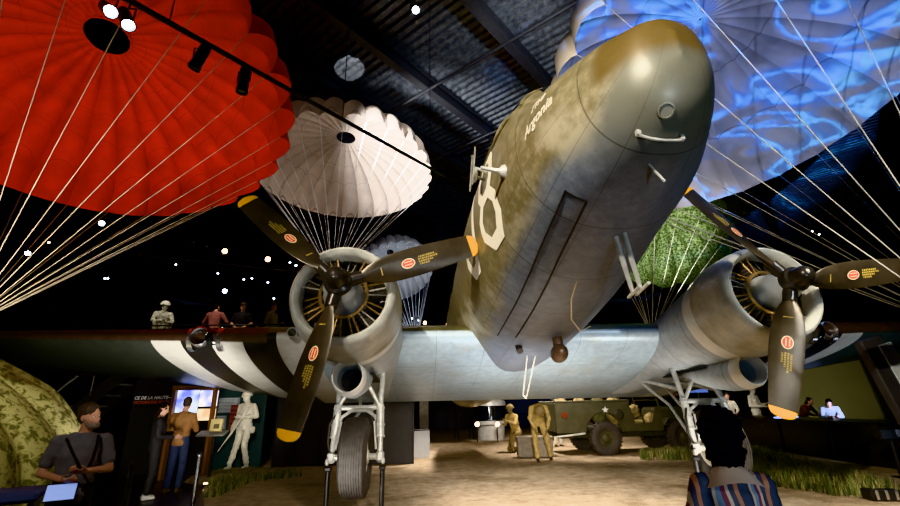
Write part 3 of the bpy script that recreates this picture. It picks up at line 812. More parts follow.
# two visitors at the screens
px = gx(181, 9.9, 1.0)
figure('person', 'visitor in brown pullover and jeans watching the lit screens, back turned', 'person', (px.x, 9.9, 0), radians(176), dict(elL=(.25, -.06, 1.14), wrL=(.16, -.26, 1.12), elR=(-.25, -.06, 1.14), wrR=(-.14, -.26, 1.15), head=(.01, -.06, 1.63)), 1.74,
       SKINM, BROWNT, JEAN, BOOT, HAIRG, None, 'long', (.2, -1, -.2), .014)
px = gx(157, 9.3, 1.0)
figure('person', 'visitor all in black with white trainers beside the man in brown pullover', 'person', (px.x, 9.3, 0), radians(120), dict(elL=(.24, -.05, 1.14), wrL=(.15, -.27, 1.18), elR=(-.24, .0, 1.13), wrR=(-.13, -.28, 1.1)), 1.64,
       SKIND, BLKC, BLKC, WSHOE, HAIRB, None, 'long', (0, -1, -.4), .014, hairstyle='long')
# right hand pair at the lit table
px = gx(803, 14.6, 1.0)
figure('person', 'visitor in dark maroon top leaning over the black barrier, left of the one in white', 'person', (px.x, 14.6, 0), radians(20), dict(waist=(0, -.03, 1.06), chest=(0, -.11, 1.21), shm=(0, -.18, 1.31), neck=(0, -.22, 1.36), head=(0, -.31, 1.46), shL=(.18, -.17, 1.30), shR=(-.18, -.17, 1.30), elL=(.24, -.3, 1.08), wrL=(.12, -.47, 1.02), elR=(-.24, -.3, 1.08), wrR=(-.12, -.47, 1.02)), 1.66,
       SKINM, MAROON, BLKC, BOOT, HAIRB, None, 'long', (.3, -1, -.5), .014, hairstyle='long')
px = gx(830, 13.1, 1.0)
figure('person', 'visitor in white top bending over the lit table behind the black barrier', 'person', (px.x, 13.1, 0), radians(-35), dict(waist=(0, -.04, 1.05), chest=(0, -.15, 1.19), shm=(0, -.25, 1.27), neck=(0, -.30, 1.31), head=(0, -.40, 1.40), shL=(.18, -.24, 1.26), shR=(-.18, -.24, 1.26), elL=(.23, -.38, 1.03), wrL=(.12, -.55, 1.03), elR=(-.23, -.38, 1.03), wrR=(-.12, -.55, 1.03)), 1.66,
       SKINM, WHITEC, BLKC, BOOT, HAIRB, None, 'long', (-.2, -1, -.6), .014, hairstyle='long')
# upper walkway
MZ = 2.72
for (u, y, rz, lab, J, kw) in (
    (215, 13.2, 175, 'visitor in maroon checked shirt leaning on the rail of the upper walkway', dict(elL=(.34, -.05, 1.18), wrL=(.22, -.28, 1.08), elR=(-.34, -.05, 1.18), wrR=(-.22, -.28, 1.08), head=(.03, -.07, 1.6)), dict(top=MAROON, bottom=KHAKI, hair=HAIRB)),
    (242, 13.3, 5, 'visitor in dark t-shirt and cap facing forward on the upper walkway', dict(elL=(.28, .02, 1.15), wrL=(.06, -.22, .98), elR=(-.28, .02, 1.15), wrR=(-.06, -.22, .98)), dict(top=BLKC, bottom=KHAKI, hair=HAIRG, hat='cap', sleeves='short')),
    (272, 13.3, 75, 'visitor in olive jacket turned sideways on the upper walkway', dict(elL=(.24, .02, 1.13), wrL=(.16, -.2, 1.15)), dict(top=OLIVEJ, bottom=BLKC, hair=HAIRG))):
    px = gx(u, y, 4.0)
    figure('person', lab, 'person', (px.x, y, MZ), radians(rz), J, 1.74, SKINM, shoes=BOOT, vs=.016, **kw)
px = gx(256, 12.85, 3.4)
figure('person', 'small child in bright blue between two visitors on the upper walkway', 'person', (px.x, 12.85, MZ), radians(15), {}, 1.02, SKINM, BLUEC, BLUEC, BOOT, HAIRG, None, 'long', vs=.018)
px = gx(296, 13.2, 3.6)
figure('person', 'visitor in dark blue top stooping beside the engine cowling on the upper walkway', 'person', (px.x, 13.4, MZ), radians(160), dict(chest=(0, -.08, 1.2), shm=(0, -.15, 1.3), neck=(0, -.19, 1.35), head=(0, -.27, 1.45), shL=(.18, -.15, 1.29), shR=(-.18, -.15, 1.29), elL=(.23, -.2, 1.05), elR=(-.23, -.2, 1.05), wrL=(.15, -.35, .95), wrR=(-.15, -.35, .95)), 1.55, SKIND, JEAN, BLKC, BOOT, HAIRB, None, 'long', (0, -1, -.5), .018)

# -- soldier mannequins
px = gx(244, 11.9, .9); g0 = .17
M1, JM1, hpm = figure('soldier_mannequin', 'ivory soldier mannequin in helmet holding a rifle across the body on grass', 'mannequin', (px.x, 11.9, g0), radians(-18), dict(
    elL=(.27, .05, 1.17), wrL=(.07, -.24, 1.16), elR=(-.29, .06, 1.12), wrR=(-.20, -.20, .93), knL=(.13, -.12, .52), anL=(.12, .05, .09), knR=(-.12, -.08, .50), anR=(-.17, -.18, .09), head=(.0, -.05, 1.62)), 1.74,
    PLAS, PLAS, PLAS, PLAS, None, 'helmet', 'long', (.1, -1, -.15), .012, fold=.013)
for s_ in (-1, 1):
    b = MB(); b.box((s_*.20, .03, .86), (.06, .13, .16), None, .02); b.build('ammunition_pouch', PLAS, M1)
rif = thing('rifle', 'ivory rifle held diagonally by the ivory soldier mannequin', 'rifle', (px.x, 11.9, g0), radians(-18))
a0, a1 = V((-.36, -.30, .50)), V((.22, -.27, 1.33)); dd = a1-a0
b = MB(); b.tube([a1-dd*.35, a0-dd*.12], .012, 8); b.build('barrel', PLAS, rif)
b = MB(); b.tube([a1+dd*.05, a1-dd*.12, a1-dd*.25, a1-dd*.45, a0+dd*.12], [.05, .042, .024, .026, .02], 10, flat=.55); b.build('stock', PLAS, rif)
b = MB(); b.tube([a0-dd*.1+V((0, 0, .02)), a1-dd*.5+V((0, -.06, -.12)), a1-dd*.1+V((0, -.02, -.04))], .008, 6); b.build('sling', PLAS, rif)

px = gx(539, 12.9, .9)
bend = dict(pelvis=(0, .25, .93), waist=(0, .16, 1.08), chest=(0, -.03, 1.25), shm=(0, -.18, 1.30), neck=(0, -.26, 1.29), head=(0, -.38, 1.21), shL=(.185, -.17, 1.29), shR=(-.185, -.17, 1.29),
            elL=(.24, -.27, 1.02), wrL=(.16, -.36, .78), elR=(-.24, -.27, 1.02), wrR=(-.14, -.38, .80), hiL=(.10, .25, .91), hiR=(-.10, .25, .91), knL=(.20, .12, .48), anL=(.27, .28, .09), knR=(-.13, -.06, .52), anR=(-.10, -.12, .09))
figure('soldier_mannequin', 'tan uniformed soldier mannequin leaning far forward in front of the grey ammunition crate', 'mannequin', (px.x, 12.9, .02), radians(-8), bend, 1.85, KHAKI, TAN, TAN, BOOT, None, 'helmet', 'long', (0, -.5, -.9), .016, fold=.012)
px = gx(515, 15.6, .9)
figure('soldier_mannequin', 'tan soldier mannequin kneeling with a carbine, left of the one at the crate', 'mannequin', (px.x, 15.6, 0), radians(-50), dict(pelvis=(0, .02, .62), waist=(0, -.02, .78), chest=(0, -.1, .96), shm=(0, -.15, 1.1), neck=(0, -.17, 1.17), head=(0, -.22, 1.30), shL=(.18, -.14, 1.09), shR=(-.18, -.14, 1.09), elL=(.24, -.3, .86), wrL=(.1, -.5, .95), elR=(-.25, -.2, .84), wrR=(-.12, -.42, .85), hiL=(.1, .02, .6), hiR=(-.1, .02, .6), knL=(.15, -.4, .52), anL=(.15, -.36, .09), knR=(-.13, -.18, .12), anR=(-.14, .25, .1)), 1.8, KHAKI, TAN, KHAKI, BOOT, None, 'helmet', 'long', (0, -1, -.2), .018, fold=.012)
px = gx(557, 17.0, .9)
figure('soldier_mannequin', 'pale grey soldier mannequin standing behind the tail of the army truck', 'mannequin', (px.x, 17.0, 0), radians(20), {}, 1.78, GREYW, GREYW, GREYW, BOOT, None, 'helmet', vs=.018)
px = gx(757, 17.3, .9)
figure('soldier_mannequin', 'beige soldier mannequin standing on the grass behind the right propeller', 'mannequin', (px.x, 17.3, 0), radians(25), dict(elL=(.25, -.05, 1.14), wrL=(.1, -.3, 1.18), elR=(-.25, 0, 1.12), wrR=(-.1, -.28, 1.1), knL=(.12, -.06, .5), anR=(-.15, -.1, .09)), 1.95, GREYW, GREYW, GREYW, BOOT, None, 'helmet', vs=.014, fold=.014)
px = gx(731, 16.9, .9)
figure('soldier_mannequin', 'beige mannequin with bare pink head standing behind the right main wheel', 'mannequin', (px.x, 16.9, 0), radians(-30), dict(knR=(-.12, -.1, .5), elL=(.27, 0, 1.15), wrL=(.2, -.22, 1.05)), 1.72, SKINM, GREYW, GREYW, BOOT, HAIRG, None, 'long', vs=.016, fold=.012)
px = gx(158, 13.0, 4.0)
figure('soldier_mannequin', 'camouflaged mannequin in pale helmet crouching on the upper walkway ledge', 'mannequin', (px.x, 13.22, 3.36), radians(35), dict(pelvis=(0, .1, .34), waist=(0, .07, .50), chest=(0, 0, .66), shm=(0, -.05, .80), neck=(0, -.07, .87), head=(0, -.12, 1.0), shL=(.18, -.04, .79), shR=(-.18, -.04, .79), elL=(.25, -.15, .56), wrL=(.14, -.36, .50), elR=(-.25, -.15, .56), wrR=(-.12, -.36, .52), hiL=(.1, .1, .33), hiR=(-.1, .1, .33), knL=(.18, -.27, .50), anL=(.15, -.12, .09), knR=(-.18, -.27, .50), anR=(-.15, -.12, .09)), 1.75, PLAS, CAMOP, CAMOP, BOOT, None, 'helmet', vs=.018)
# ------------------------------------------------------------------ parachutes
def fabric(name, col, dark=.82, trans=.25, rings=5, speck=None):
    t = NT(name); x, y, z = t.xyz()
    n = t.noise(2.2, 4); c = t.ramp(n, [(.3, tuple(q*dark for q in col)), (.7, col)])
    if speck: c = speck(t)
    r = t.math('SQRT', t.math('ADD', t.math('MULTIPLY', x, x), t.math('MULTIPLY', y, y)))
    f = t.math('FRACT', t.math('MULTIPLY', r, rings/3.0)); l = t.math('LESS_THAN', f, .022)
    c = t.mix(t.math('MULTIPLY', l, .45), c, tuple(q*.25 for q in col))
    t.out(c, .7, 0, .15)
    tr = t.n('ShaderNodeBsdfTranslucent'); t.put(tr.inputs[0], c)
    mx = t.n('ShaderNodeMixShader'); mx.inputs[0].default_value = trans
    t.t.links.new(t.b.outputs[0], mx.inputs[1]); t.t.links.new(tr.outputs[0], mx.inputs[2])
    out = [q for q in t.t.nodes if q.type == 'OUTPUT_MATERIAL'][0]; t.t.links.new(mx.outputs[0], out.inputs[0])
    return t.mat
def canopy_mesh(R, h, vent, N, bulge, arch, power=2.0, rough=0.):
    b = MB(); K = 22; S = 8; n = N*S; rings = []
    for k in range(K+1):
        u = k/K; rr = lerp(vent, 1.0, u**.9); ring = []
        for i in range(n):
            ph = (i % S)/S; sc = abs(sin(pi*ph)); sc = sc**.8
            a = 2*pi*i/n; r = rr*R; z = h*(max(0, 1-rr**power))**(1/power) if rr < 1 else 0
            off = bulge*R*sc*min(1, rr*1.15)
            nr = V((rr*h, 0, .9*R*max(.05, sqrt(max(0, 1-rr*rr))))).normalized()
            r += nr.x*off; z += nr.z*off
            if rr > .8: z += arch*R*sc*(rr-.8)/.2; r -= .03*R*((rr-.8)/.2)**2
            if rough:
                q = V((r*cos(a), r*sin(a), z))*.9; r += rough*MN.noise(q); z += rough*MN.noise(q+V((5, 3, 1)))
            ring.append(V((r*cos(a), r*sin(a), z)))
        rings.append(ring)
    b.loft(rings, True, False); return b
def parachute(label, S, Cf, R, h, vent, N, mt, lmt, bulge=.05, arch=.03, phase=0., lr=.009, group=None, nosk=None, cut=None, Cl=None, far=None):
    S, Cf = V(S), V(Cf); ax = (S-Cf).normalized(); L = (S-Cf).length
    t = thing('parachute', label, 'parachute', S, 0, group)
    q = ax.to_track_quat('Z', 'Y'); t.rotation_mode = 'QUATERNION'
    from mathutils import Quaternion as Q
    t.rotation_quaternion = q @ Q((0, 0, 1), phase)
    canopy_mesh(R, h, vent, N, bulge, arch).build('canopy', mt, t, 60)
    W = V((0, 0, -L))
    W2 = t.rotation_quaternion.inverted() @ (V(far[1])-S) if far else W
    if Cl is not None: W = t.rotation_quaternion.inverted() @ (V(Cl)-S)
    b = MB(); v = vent*R; z = h*sqrt(1-vent*vent)
    b.tube([(v*cos(2*pi*i/40), v*sin(2*pi*i/40), z) for i in range(41)], .018, 6, False); b.build('vent_hem', mt, t)
    for i in range(N):
        if nosk and i in nosk: continue
        a = 2*pi*i/N; p = V((.97*R*cos(a), .97*R*sin(a), 0)); c = (W2 if far and i in far[0] else W)+V((.12*cos(a), .12*sin(a), 0))
        if cut: c = p.lerp(c, cut)
        m = p.lerp(c, .5)
        b = MB(); b.tube([p, m, c], lr, 5); b.build('suspension_line', lmt, t)
    b = MB(); b.tube([W+V((.13*cos(2*pi*i/16), .13*sin(2*pi*i/16), 0)) for i in range(17)], .02, 6, False); b.build('line_ring', lmt, t)
    return t
LINE = mat('pale_cord', (.50, .45, .35), .7); LINEB = mat('grey_cord', (.34, .32, .28), .7); LINEW = mat('white_cord', (.62, .63, .66), .7)
RED = fabric('red_nylon', (.60, .030, .014), .66, .22, 5)
WHT = fabric('white_nylon', (.60, .51, .44), .88, .25, 4)
WHB = fabric('pale_nylon', (.55, .55, .58), .9, .2, 3)
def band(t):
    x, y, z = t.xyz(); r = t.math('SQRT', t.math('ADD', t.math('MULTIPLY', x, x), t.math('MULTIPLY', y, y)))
    return t.mix(t.math('GREATER_THAN', r, 3.13), t.ramp(t.noise(2.2, 4), [(.3, (.54, .54, .57)), (.7, (.64, .64, .67))]), (.66, .58, .47))  # cream ring paints warm light on the skirt rim into the cloth colour
WHP = fabric('pale_nylon_lit_rim', (.55, .55, .58), .9, .2, 2.2, band)
GRN = fabric('green_camouflage_nylon', (.2, .25, .12), .8, .2, 3, lambda t: t.ramp(t.noise(13, 3, .7), [(.38, (.03, .05, .02)), (.47, (.15, .20, .08)), (.56, (.26, .32, .15)), (.7, (.10, .12, .05))], 'CONSTANT'))
CAMG = fabric('yellow_camouflage_nylon', (.3, .3, .1), .8, .05, 1, lambda t: t.ramp(t.noise(9.5, 4, .62, None, .5), [(.36, (.085, .085, .035)), (.43, (.21, .20, .085)), (.49, (.36, .335, .16)), (.63, (.19, .185, .08)), (.70, (.12, .09, .045))], 'CONSTANT'))
parachute('large red parachute hanging open at the upper left with a round vent', (-5.64, 6.43, 6.44), (-5.22, 5.37, 2.54), 3.22, 1.7, .115, 28, RED, LINE, .075, .045, 0, .0062)
parachute('round cream white parachute hanging open in the middle above the left engine', (-2.71, 13.63, 8.9), (-2.73, 13.27, 5.41), 2.98, 1.63, .115, 28, WHT, LINEW, .05, .03, 0, .009)
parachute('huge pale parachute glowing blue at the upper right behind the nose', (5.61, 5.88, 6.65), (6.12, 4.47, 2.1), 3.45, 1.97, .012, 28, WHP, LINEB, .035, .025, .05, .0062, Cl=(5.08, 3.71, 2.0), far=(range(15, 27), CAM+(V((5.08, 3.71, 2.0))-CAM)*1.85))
parachute('small greyish parachute hanging far behind the left propeller', (-1.32, 21.78, 7.83), (-.33, 19.38, 4.19), 1.9, 1.84, .1, 24, WHB, LINEW, .06, .04, 0, .011)
parachute('green camouflage parachute hanging between fuselage and right engine', (9.08, 15.45, 7.38), (6.75, 12.75, 3.52), 2.19, 1.82, .1, 15, GRN, LINEB, .15, .07, .1, .008)
# camouflage canopy standing on the floor
gp = thing('parachute', 'yellow green camouflage parachute billowing on the floor at far left', 'parachute', (-7.15, 6.1, -.02))
b = canopy_mesh(2.75, 2.40, .05, 22, .035, 0, 2.3, .16); b.build('canopy', CAMG, gp, 60)
gp.rotation_euler = (0, 0, .2)

# ------------------------------------------------------------------ building
FLOORM = mat('dark_floor', (.020, .019, .018), .35, 0, .25, 3, .05, 30)
WALLM = mat('black_wall', (.010, .010, .012), .8, 0, .3, 1)
b = MB(); b.box((0, 18, -.1), (56, 68, .2)); o = b.build('floor', FLOORM, None, 0); struct(o)
for nm, c, d in (('wall_back', (0, 50, 6), (56, .3, 13)), ('wall_left', (-26, 18, 6), (.3, 64, 13)), ('wall_right', (26, 18, 6), (.3, 64, 13)), ('wall_front', (0, -14, 6), (56, .3, 13))):
    b = MB(); b.box(c, d); struct(b.build(nm, WALLM, None, 0))
def sand():
    t = NT('sandy_earth'); n = t.noise(.55, 6, .6); m = t.noise(5, 6, .65); k = t.noise(45, 4)
    c = t.ramp(m, [(.28, (.22, .155, .098)), (.5, (.37, .285, .20)), (.72, (.50, .40, .295))])
    c = t.mix(t.smooth(n, .50, .66), c, (.20, .145, .09))
    c = t.mix(t.math('MULTIPLY', t.smooth(k, .5, .7), .5), c, (.58, .47, .34))
    t.bump(t.math('ADD', t.math('MULTIPLY', m, .6), t.math('MULTIPLY', k, .35)), .9, .05)
    return t.out(c, .9, 0, .15)
SAND = sand()
poly = [gr(205, 530), gr(203, 490), gr(230, 468), gr(262, 452), gr(268, 440), gr(300, 432), V((-6, 32, 0)), V((20, 32, 0)), gr(880, 445), gr(905, 470), gr(990, 520), gr(700, 640), gr(450, 640), gr(300, 620)]
# a gently uneven sheet inside that outline
from mathutils.geometry import tessellate_polygon
bm = bmesh.new(); vs = [bm.verts.new((p.x, p.y, 0)) for p in poly]; bm.faces.new(vs)
bmesh.ops.triangulate(bm, faces=bm.faces)
for _ in range(4): bmesh.ops.subdivide_edges(bm, edges=[e for e in bm.edges if e.calc_length() > .5], cuts=1); bmesh.ops.triangulate(bm, faces=bm.faces)
def sand_z(x, y): return .012 + .018*(1+MN.noise(V((x*.7, y*.7, 0)))) + .008*MN.noise(V((x*3, y*3, 2)))
for v in bm.verts: v.co.z = sand_z(v.co.x, v.co.y)
me = bpy.data.meshes.new('sandy_ground'); bm.to_mesh(me); bm.free(); me.materials.append(SAND)
me.polygons.foreach_set('use_smooth', [True]*len(me.polygons))
o = bpy.data.objects.new('sandy_ground', me); COL.objects.link(o); struct(o); fix_normals(me)

# ceiling: ribbed steel deck with beams turned 43 degrees to the aircraft
CZ = 12.0; AZ_ = radians(43); D1 = V((sin(AZ_), cos(AZ_), 0)); D2 = V((-cos(AZ_), sin(AZ_), 0))
def deckmat():
    t = NT('ribbed_deck'); n = t.noise(.5, 3); m = t.noise(6, 4)
    return t.out(t.ramp(m, [(.3, (.05, .055, .062)), (.7, (.16, .17, .19))]), t.ramp(n, [(.3, .3), (.7, .5)]), .75, .5)
b = MB(); rows = []; O = V((0, 16, CZ))
for k in range(-130, 131):
    for q, z in ((0, 0), (.10, .0), (.14, .10), (.24, .10)):
        rows.append((k*.28+q*1.0, z))
L_ = [O + D1*s + D2*-38 + V((0, 0, z)) for s, z in rows]; R_ = [O + D1*s + D2*38 + V((0, 0, z)) for s, z in rows]
b.loft([L_, R_], False, False); struct(b.build('ceiling', deckmat(), None, 0))
def px_z(u, v, z): return gr(u, v, z)
BEAM = mat('beam_black', (.018, .018, .02), .5, .2, .2)
offs = [px_z(508, 41, 11.6).dot(D2), px_z(400, 65, 11.6).dot(D2), px_z(415, 137, 11.6).dot(D2)]
offs += [offs[0]-4.5, offs[0]-9, offs[2]+5, offs[2]+10, offs[2]+15]
for k, of in enumerate(offs):
    b = MB(); c = D2*of; Rz = M3.Rotation(-AZ_, 3, 'Z')
    mid = D1*14 + D2*of
    for z, w, hh in ((11.42, .26, .05), (11.85, .26, .05), (11.63, .05, .42)): b.box((mid.x, mid.y, z), (w, 60, hh), Rz)
    o = b.build('trim_%d' % (k+1), BEAM, None, 0); struct(o)
# slim conduits across the beams
for k, (u, v) in enumerate(((470, 65), (520, 120))):
    p = px_z(u, v, 11.35); b = MB(); b.tube([p-D2*14, p+D2*14], .05, 8); o = b.build('trim_%d' % (20+k), BEAM); struct(o)

# ------------------------------------------------------------------ spotlights
LENSW = emis('cool_lens', (.85, .92, 1.0), 14); LENSY = emis('warm_lens', (1.0, .72, .42), 16); LENSO = mat('unlit_lens', (.25, .25, .27), .15)
FIXB = mat('fixture_black', (.014, .014, .015), .4, .2, .2)
def fixture(label, p, d, s=1.0, lens=LENSW, group='small spotlights under the dark ceiling', drop=.25, aimup=V((0, 0, 1))):
    t = thing('spotlight', label, 'light', p, 0, group)
    d = V(d).normalized(); x, y, _ = frame(d); X = M3((x, y, d)).transposed().to_4x4()
    b = MB(); b.lathe([(.03, -.20), (.055, -.19), (.065, -.12), (.065, .10), (.072, .11), (.072, .16), (.062, .16), (.058, .12), (.001, .12)], X @ M3.Scale(s, 4), 18); body = b.build('housing', FIXB, t)
    b = MB(); b.lathe([(.056, .125), (.04, .138), (.001, .142)], X @ M3.Scale(s, 4), 16); b.build('lens', lens, t)
    b = MB(); b.tube([V((.075*s, 0, 0)), V((.08*s, 0, .14*s)), V((-.08*s, 0, .14*s)), V((-.075*s, 0, 0))], .010*s, 6); b.tube([V((0, 0, .14*s)), V((0, 0, .14*s+drop))], .012*s, 6); b.build('yoke', FIXB, t)
    return t
# rail in front of the red canopy
A, B = at(96, -18, 3.6), at(446, 177, 9.6)
rail = thing('track_rail', 'long black lighting rail crossing in front of the red and white parachutes', 'rail', A)
b = MB(); dv = B-A; b.tube([V((0, 0, 0)), dv], .035, 8); b.build('rail', FIXB, rail)
for f in (.1, .5, .9):
    p = dv*f; b = MB(); b.tube([p, V((p.x, p.y, CZ-A.z))], .008, 6); b.build('hanger', FIXB, rail)
def on_rail(u):
    lo, hi = 0., 1.
    for _ in range(40):
        m = (lo+hi)/2; q = A+dv*m-CAM
        uu = 450+FPX*q.dot(cR)/q.dot(cF)
        if uu < u: lo = m
        else: hi = m
    return A+dv*lo
for u, d, le, lab in ((113, (.5, -.35, -.55), LENSW, 'lit spotlight at the top end of the rail before the red parachute'), (131, (.45, -.25, -.8), LENSW, 'second lit spotlight down the rail before the red parachute'), (203, (-.35, .1, -.9), LENSO, 'unlit black spotlight third along the rail before the red parachute'), (246, (-.05, .1, -1), LENSO, 'unlit black spotlight lowest on the rail at the red parachute edge')):
    p = on_rail(u); s = .9*(p-CAM).length/6.0; f = fixture(lab, p-V((0, 0, .20*s+.045)), d, s, le, 'spotlights on the lighting rail', .06*s)
p = at(415, 9, 8.2); fixture('lit ceiling spotlight alone among the dark beams at top centre', p, (.1, -.6, -.8), 1.4, LENSW, drop=max(.2, CZ-p.z-.2))
# scattered lamps in the dark
lamps = [(28, 252, 17, 'W'), (49, 242, 17, 'Y'), (102, 222, 15, 'W'), (105, 278, 20, 'W'), (108, 278, 20, 'W'), (176, 264, 20, 'W'), (194, 242, 17, 'O'), (207, 246, 17, 'O'), (225, 250, 16, 'Y'), (218, 273, 20, 'W'), (244, 279, 21, 'W'), (252, 278, 21, 'W'),
         (268, 258, 16, 'Y'), (290, 262, 17, 'W'), (296, 265, 17, 'W'), (268, 282, 20, 'W'), (285, 284, 20, 'O'), (225, 290, 18, 'W'), (274, 298, 18, 'W'), (425, 322, 25, 'Y'), (418, 320, 26, 'W'), (705, 250, 20, 'Y'), (812, 231, 19, 'W'), (819, 234, 19, 'W'), (412, 318, 26, 'W')]
LAMPL = ['cool white spotlight at far left under the red parachute edge', 'warm spotlight right of the far left white one under the red parachute', 'bright white spotlight just beneath the lowest edge of the red parachute', 'left of the paired white spotlights low under the red parachute', 'right of the paired white spotlights low under the red parachute', 'small white spotlight high above the crouching camouflaged mannequin', 'unlit grey spotlight left of the two hanging beside the warm lamp', 'unlit grey spotlight right of the two hanging beside the warm lamp', 'warm spotlight above the visitors, between unlit lamps and the bright white one', 'small white spotlight above the visitor in maroon checked shirt', 'left of the two small white spotlights above the visitor in cap', 'right of the two small white spotlights above the visitor in cap', 'big warm white spotlight left of the upper left propeller blade', 'left of the two white spotlights touching the upper left propeller blade', 'right of the two white spotlights touching the upper left propeller blade', 'small white spotlight beneath the big warm one near the left propeller', 'unlit grey spotlight close to the left engine cowling rim', 'bright white spotlight low over the visitor in maroon checked shirt', 'small white spotlight right above the head of the visitor in olive jacket', 'warm spotlight low between the left engine and the fuselage', 'tiny white spotlight just left of the warm one by the fuselage', 'warm bright spotlight by the green camouflage parachute', 'left of the two tiny white spotlights over the right engine', 'right of the two tiny white spotlights over the right engine', 'tiny white spotlight nearest the left engine, low beside the fuselage']
for k, (u, v, y, c) in enumerate(lamps):
    p = at(u, v, y); dirn = (CAM-p).normalized()
    if (p - V((-2.7, 13.6, 8.9))).length < 3.6: p = at(u, v, y+4)
    big = 1.5 if (u, v) in ((225, 250), (268, 258), (425, 322), (705, 250), (225, 290), (102, 222), (28, 252)) else .62
    fixture(LAMPL[k], p, dirn + V((0, 0, -.25)), big, {'W': LENSW, 'Y': LENSY, 'O': LENSO}[c], 'spotlights scattered in the dark background', CZ-p.z-.2)
for (a, c2, nm) in (((140, 255, 16), (300, 272, 19), 'upper thin lighting bar in the dark at left'), ((150, 272, 19), (290, 295, 21), 'middle thin lighting bar in the dark at left'), ((185, 296, 17), (236, 304, 17.5), 'lowest short lighting bar above the walkway visitors')):
    p, q = at(*a), at(*c2); t = thing('lighting_bar', nm, 'bar', p); b = MB(); b.tube([V((0, 0, 0)), q-p], .03, 6); b.build('bar', mat('bar_grey', (.10, .10, .11), .4, .4), t)
    for f in (.15, .85):
        m = (q-p)*f; b = MB(); b.tube([m, V((m.x, m.y, CZ-p.z))], .008, 5); b.build('hanger', FIXB, t)
# ------------------------------------------------------------------ things on the floor
def flat_text(txt, size, mt, name, parent, loc, rot, align='LEFT', bold=.0, shear=0.):
    cu = bpy.data.curves.new(name, 'FONT'); cu.body = txt; cu.size = size; cu.align_x = align; cu.offset = bold; cu.resolution_u = 2; cu.shear = shear
    o = bpy.data.objects.new(name, cu); COL.objects.link(o)
    dg = bpy.context.evaluated_depsgraph_get(); me = bpy.data.meshes.new_from_object(o.evaluated_get(dg)); bpy.data.objects.remove(o)
    me.name = name; me.materials.clear(); me.materials.append(mt)
    ob = bpy.data.objects.new(name, me); COL.objects.link(ob); ob.parent = parent; ob.location = loc; ob.rotation_euler = rot; return ob
# jack stands holding the wheels clear of the ground
for sd, q, lab in ((-1, -1, 'black pole stand under the left wheel axle, outer side'), (-1, 1, 'black pole stand under the left wheel axle, inner side'), (1, -1, 'black pole stand under the right wheel axle, inner side'), (1, 1, 'black pole stand under the right wheel axle, outer side')):
    p = pl((sd*2.82+q*.40, 4.97, -2.542)); t = thing('jack_stand', lab, 'stand', (p.x, p.y, sand_z(p.x, p.y)), 0, 'pole stands under the wheels')
    hh = p.z-sand_z(p.x, p.y)-.125
    b = MB(); b.tube([(0, 0, .01), (0, 0, hh)], .036, 14); b.build('pole', BLACKM, t)
    b = MB(); b.lathe([(.001, -.012), (.15, -.012), (.15, .012), (.05, .03), (.04, .06)], None, 20); b.build('base', BLACKM, t)
    b = MB(); b.box((0, 0, hh-.03), (.10, .10, .06), None, .012); b.build('cradle', BLACKM, t)
# dark partition behind the left wheel and the plinth next to it
p0, p1 = gx(272, 13.1, .5), gx(413, 13.1, .5)
t = thing('partition', 'tall black display partition behind the left main wheel', 'partition', ((p0.x+p1.x)/2, 13.3, 0))
w = p1.x-p0.x; PANEL = mat('charcoal_panel', (.022, .022, .024), .55, 0, .15)
for k in range(3):
    b = MB(); b.box((-w/2+w*(k+.5)/3, 0, 1.06), (w/3-.02, .10, 2.06), None, .01); b.build('panel', PANEL, t)
for k in range(4):
    b = MB(); b.box((-w/2+w*k/3, -.03, 1.06), (.05, .12, 2.12), None, .01); b.build('post', BLACKM, t)
p0 = gx(420, 14.6, .4)
t = thing('plinth', 'small pale grey box plinth beside the black partition', 'plinth', (p0.x, 14.7, .02), .1)
b = MB(); b.box((0, 0, .39), (.54, .5, .76), None, .015); b.build('body', mat('plinth_grey', (.42, .43, .45), .6, 0, .06), t)
b = MB(); b.box((0, 0, .785), (.57, .53, .03), None, .008); b.build('lid', BLACKM, t)
b = MB(); b.box((0, 0, .005), (.48, .44, .02)); b.build('foot', BLACKM, t)
# round display case beyond the wing
p0 = gx(490, 21, 1)
t = thing('display_case', 'round display drum with pale top and black glazed band beyond the wing', 'display case', (p0.x, 21, .02))
b = MB(); b.lathe([(.001, 1.72), (.5, 1.72), (.68, 1.62), (.72, 1.50), (.72, 1.42)], None, 40); b.build('top', mat('case_top', (.5, .5, .5), .4, .2), t)
b = MB(); b.lathe([(.70, 1.42), (.70, .80), (.001, .80)], None, 40); b.build('glazing', GLASSD, t)
b = MB(); b.lathe([(.72, .80), (.72, .66), (.64, .60), (.60, .02), (.001, .0)], None, 40); b.build('base', mat('case_base', (.42, .40, .37), .5), t)
# floor lamps shining at the viewer beyond
for u, v, lab in ((477, 424, 'bright floor spotlight left of the round display drum'), (497, 424, 'bright floor spotlight at the right foot of the round display drum'), (552, 427, 'small floor spotlight right of the leaning soldier mannequin')):
    p = at(u, v, 19.6); p.z = max(p.z, .25)
    t = thing('floor_spotlight', lab, 'light', (p.x, p.y, 0), 0, 'floor spotlights beyond the wing'); X = M3.Translation((0, 0, p.z)) @ M3.Rotation(radians(95), 4, 'X')
    b = MB(); b.lathe([(.04, -.14), (.09, -.12), (.10, .10), (.09, .10)], X, 16); b.build('housing', FIXB, t)
    b = MB(); b.lathe([(.085, .09), (.05, .11), (.001, .115)], X, 16); b.build('lens', LENSY if u != 552 else LENSW, t)
    b = MB(); b.tube([(0, 0, .0), (0, .0, p.z-.05)], .02, 8); b.box((0, 0, .012), (.22, .22, .024), None, .005); b.build('stand', FIXB, t)
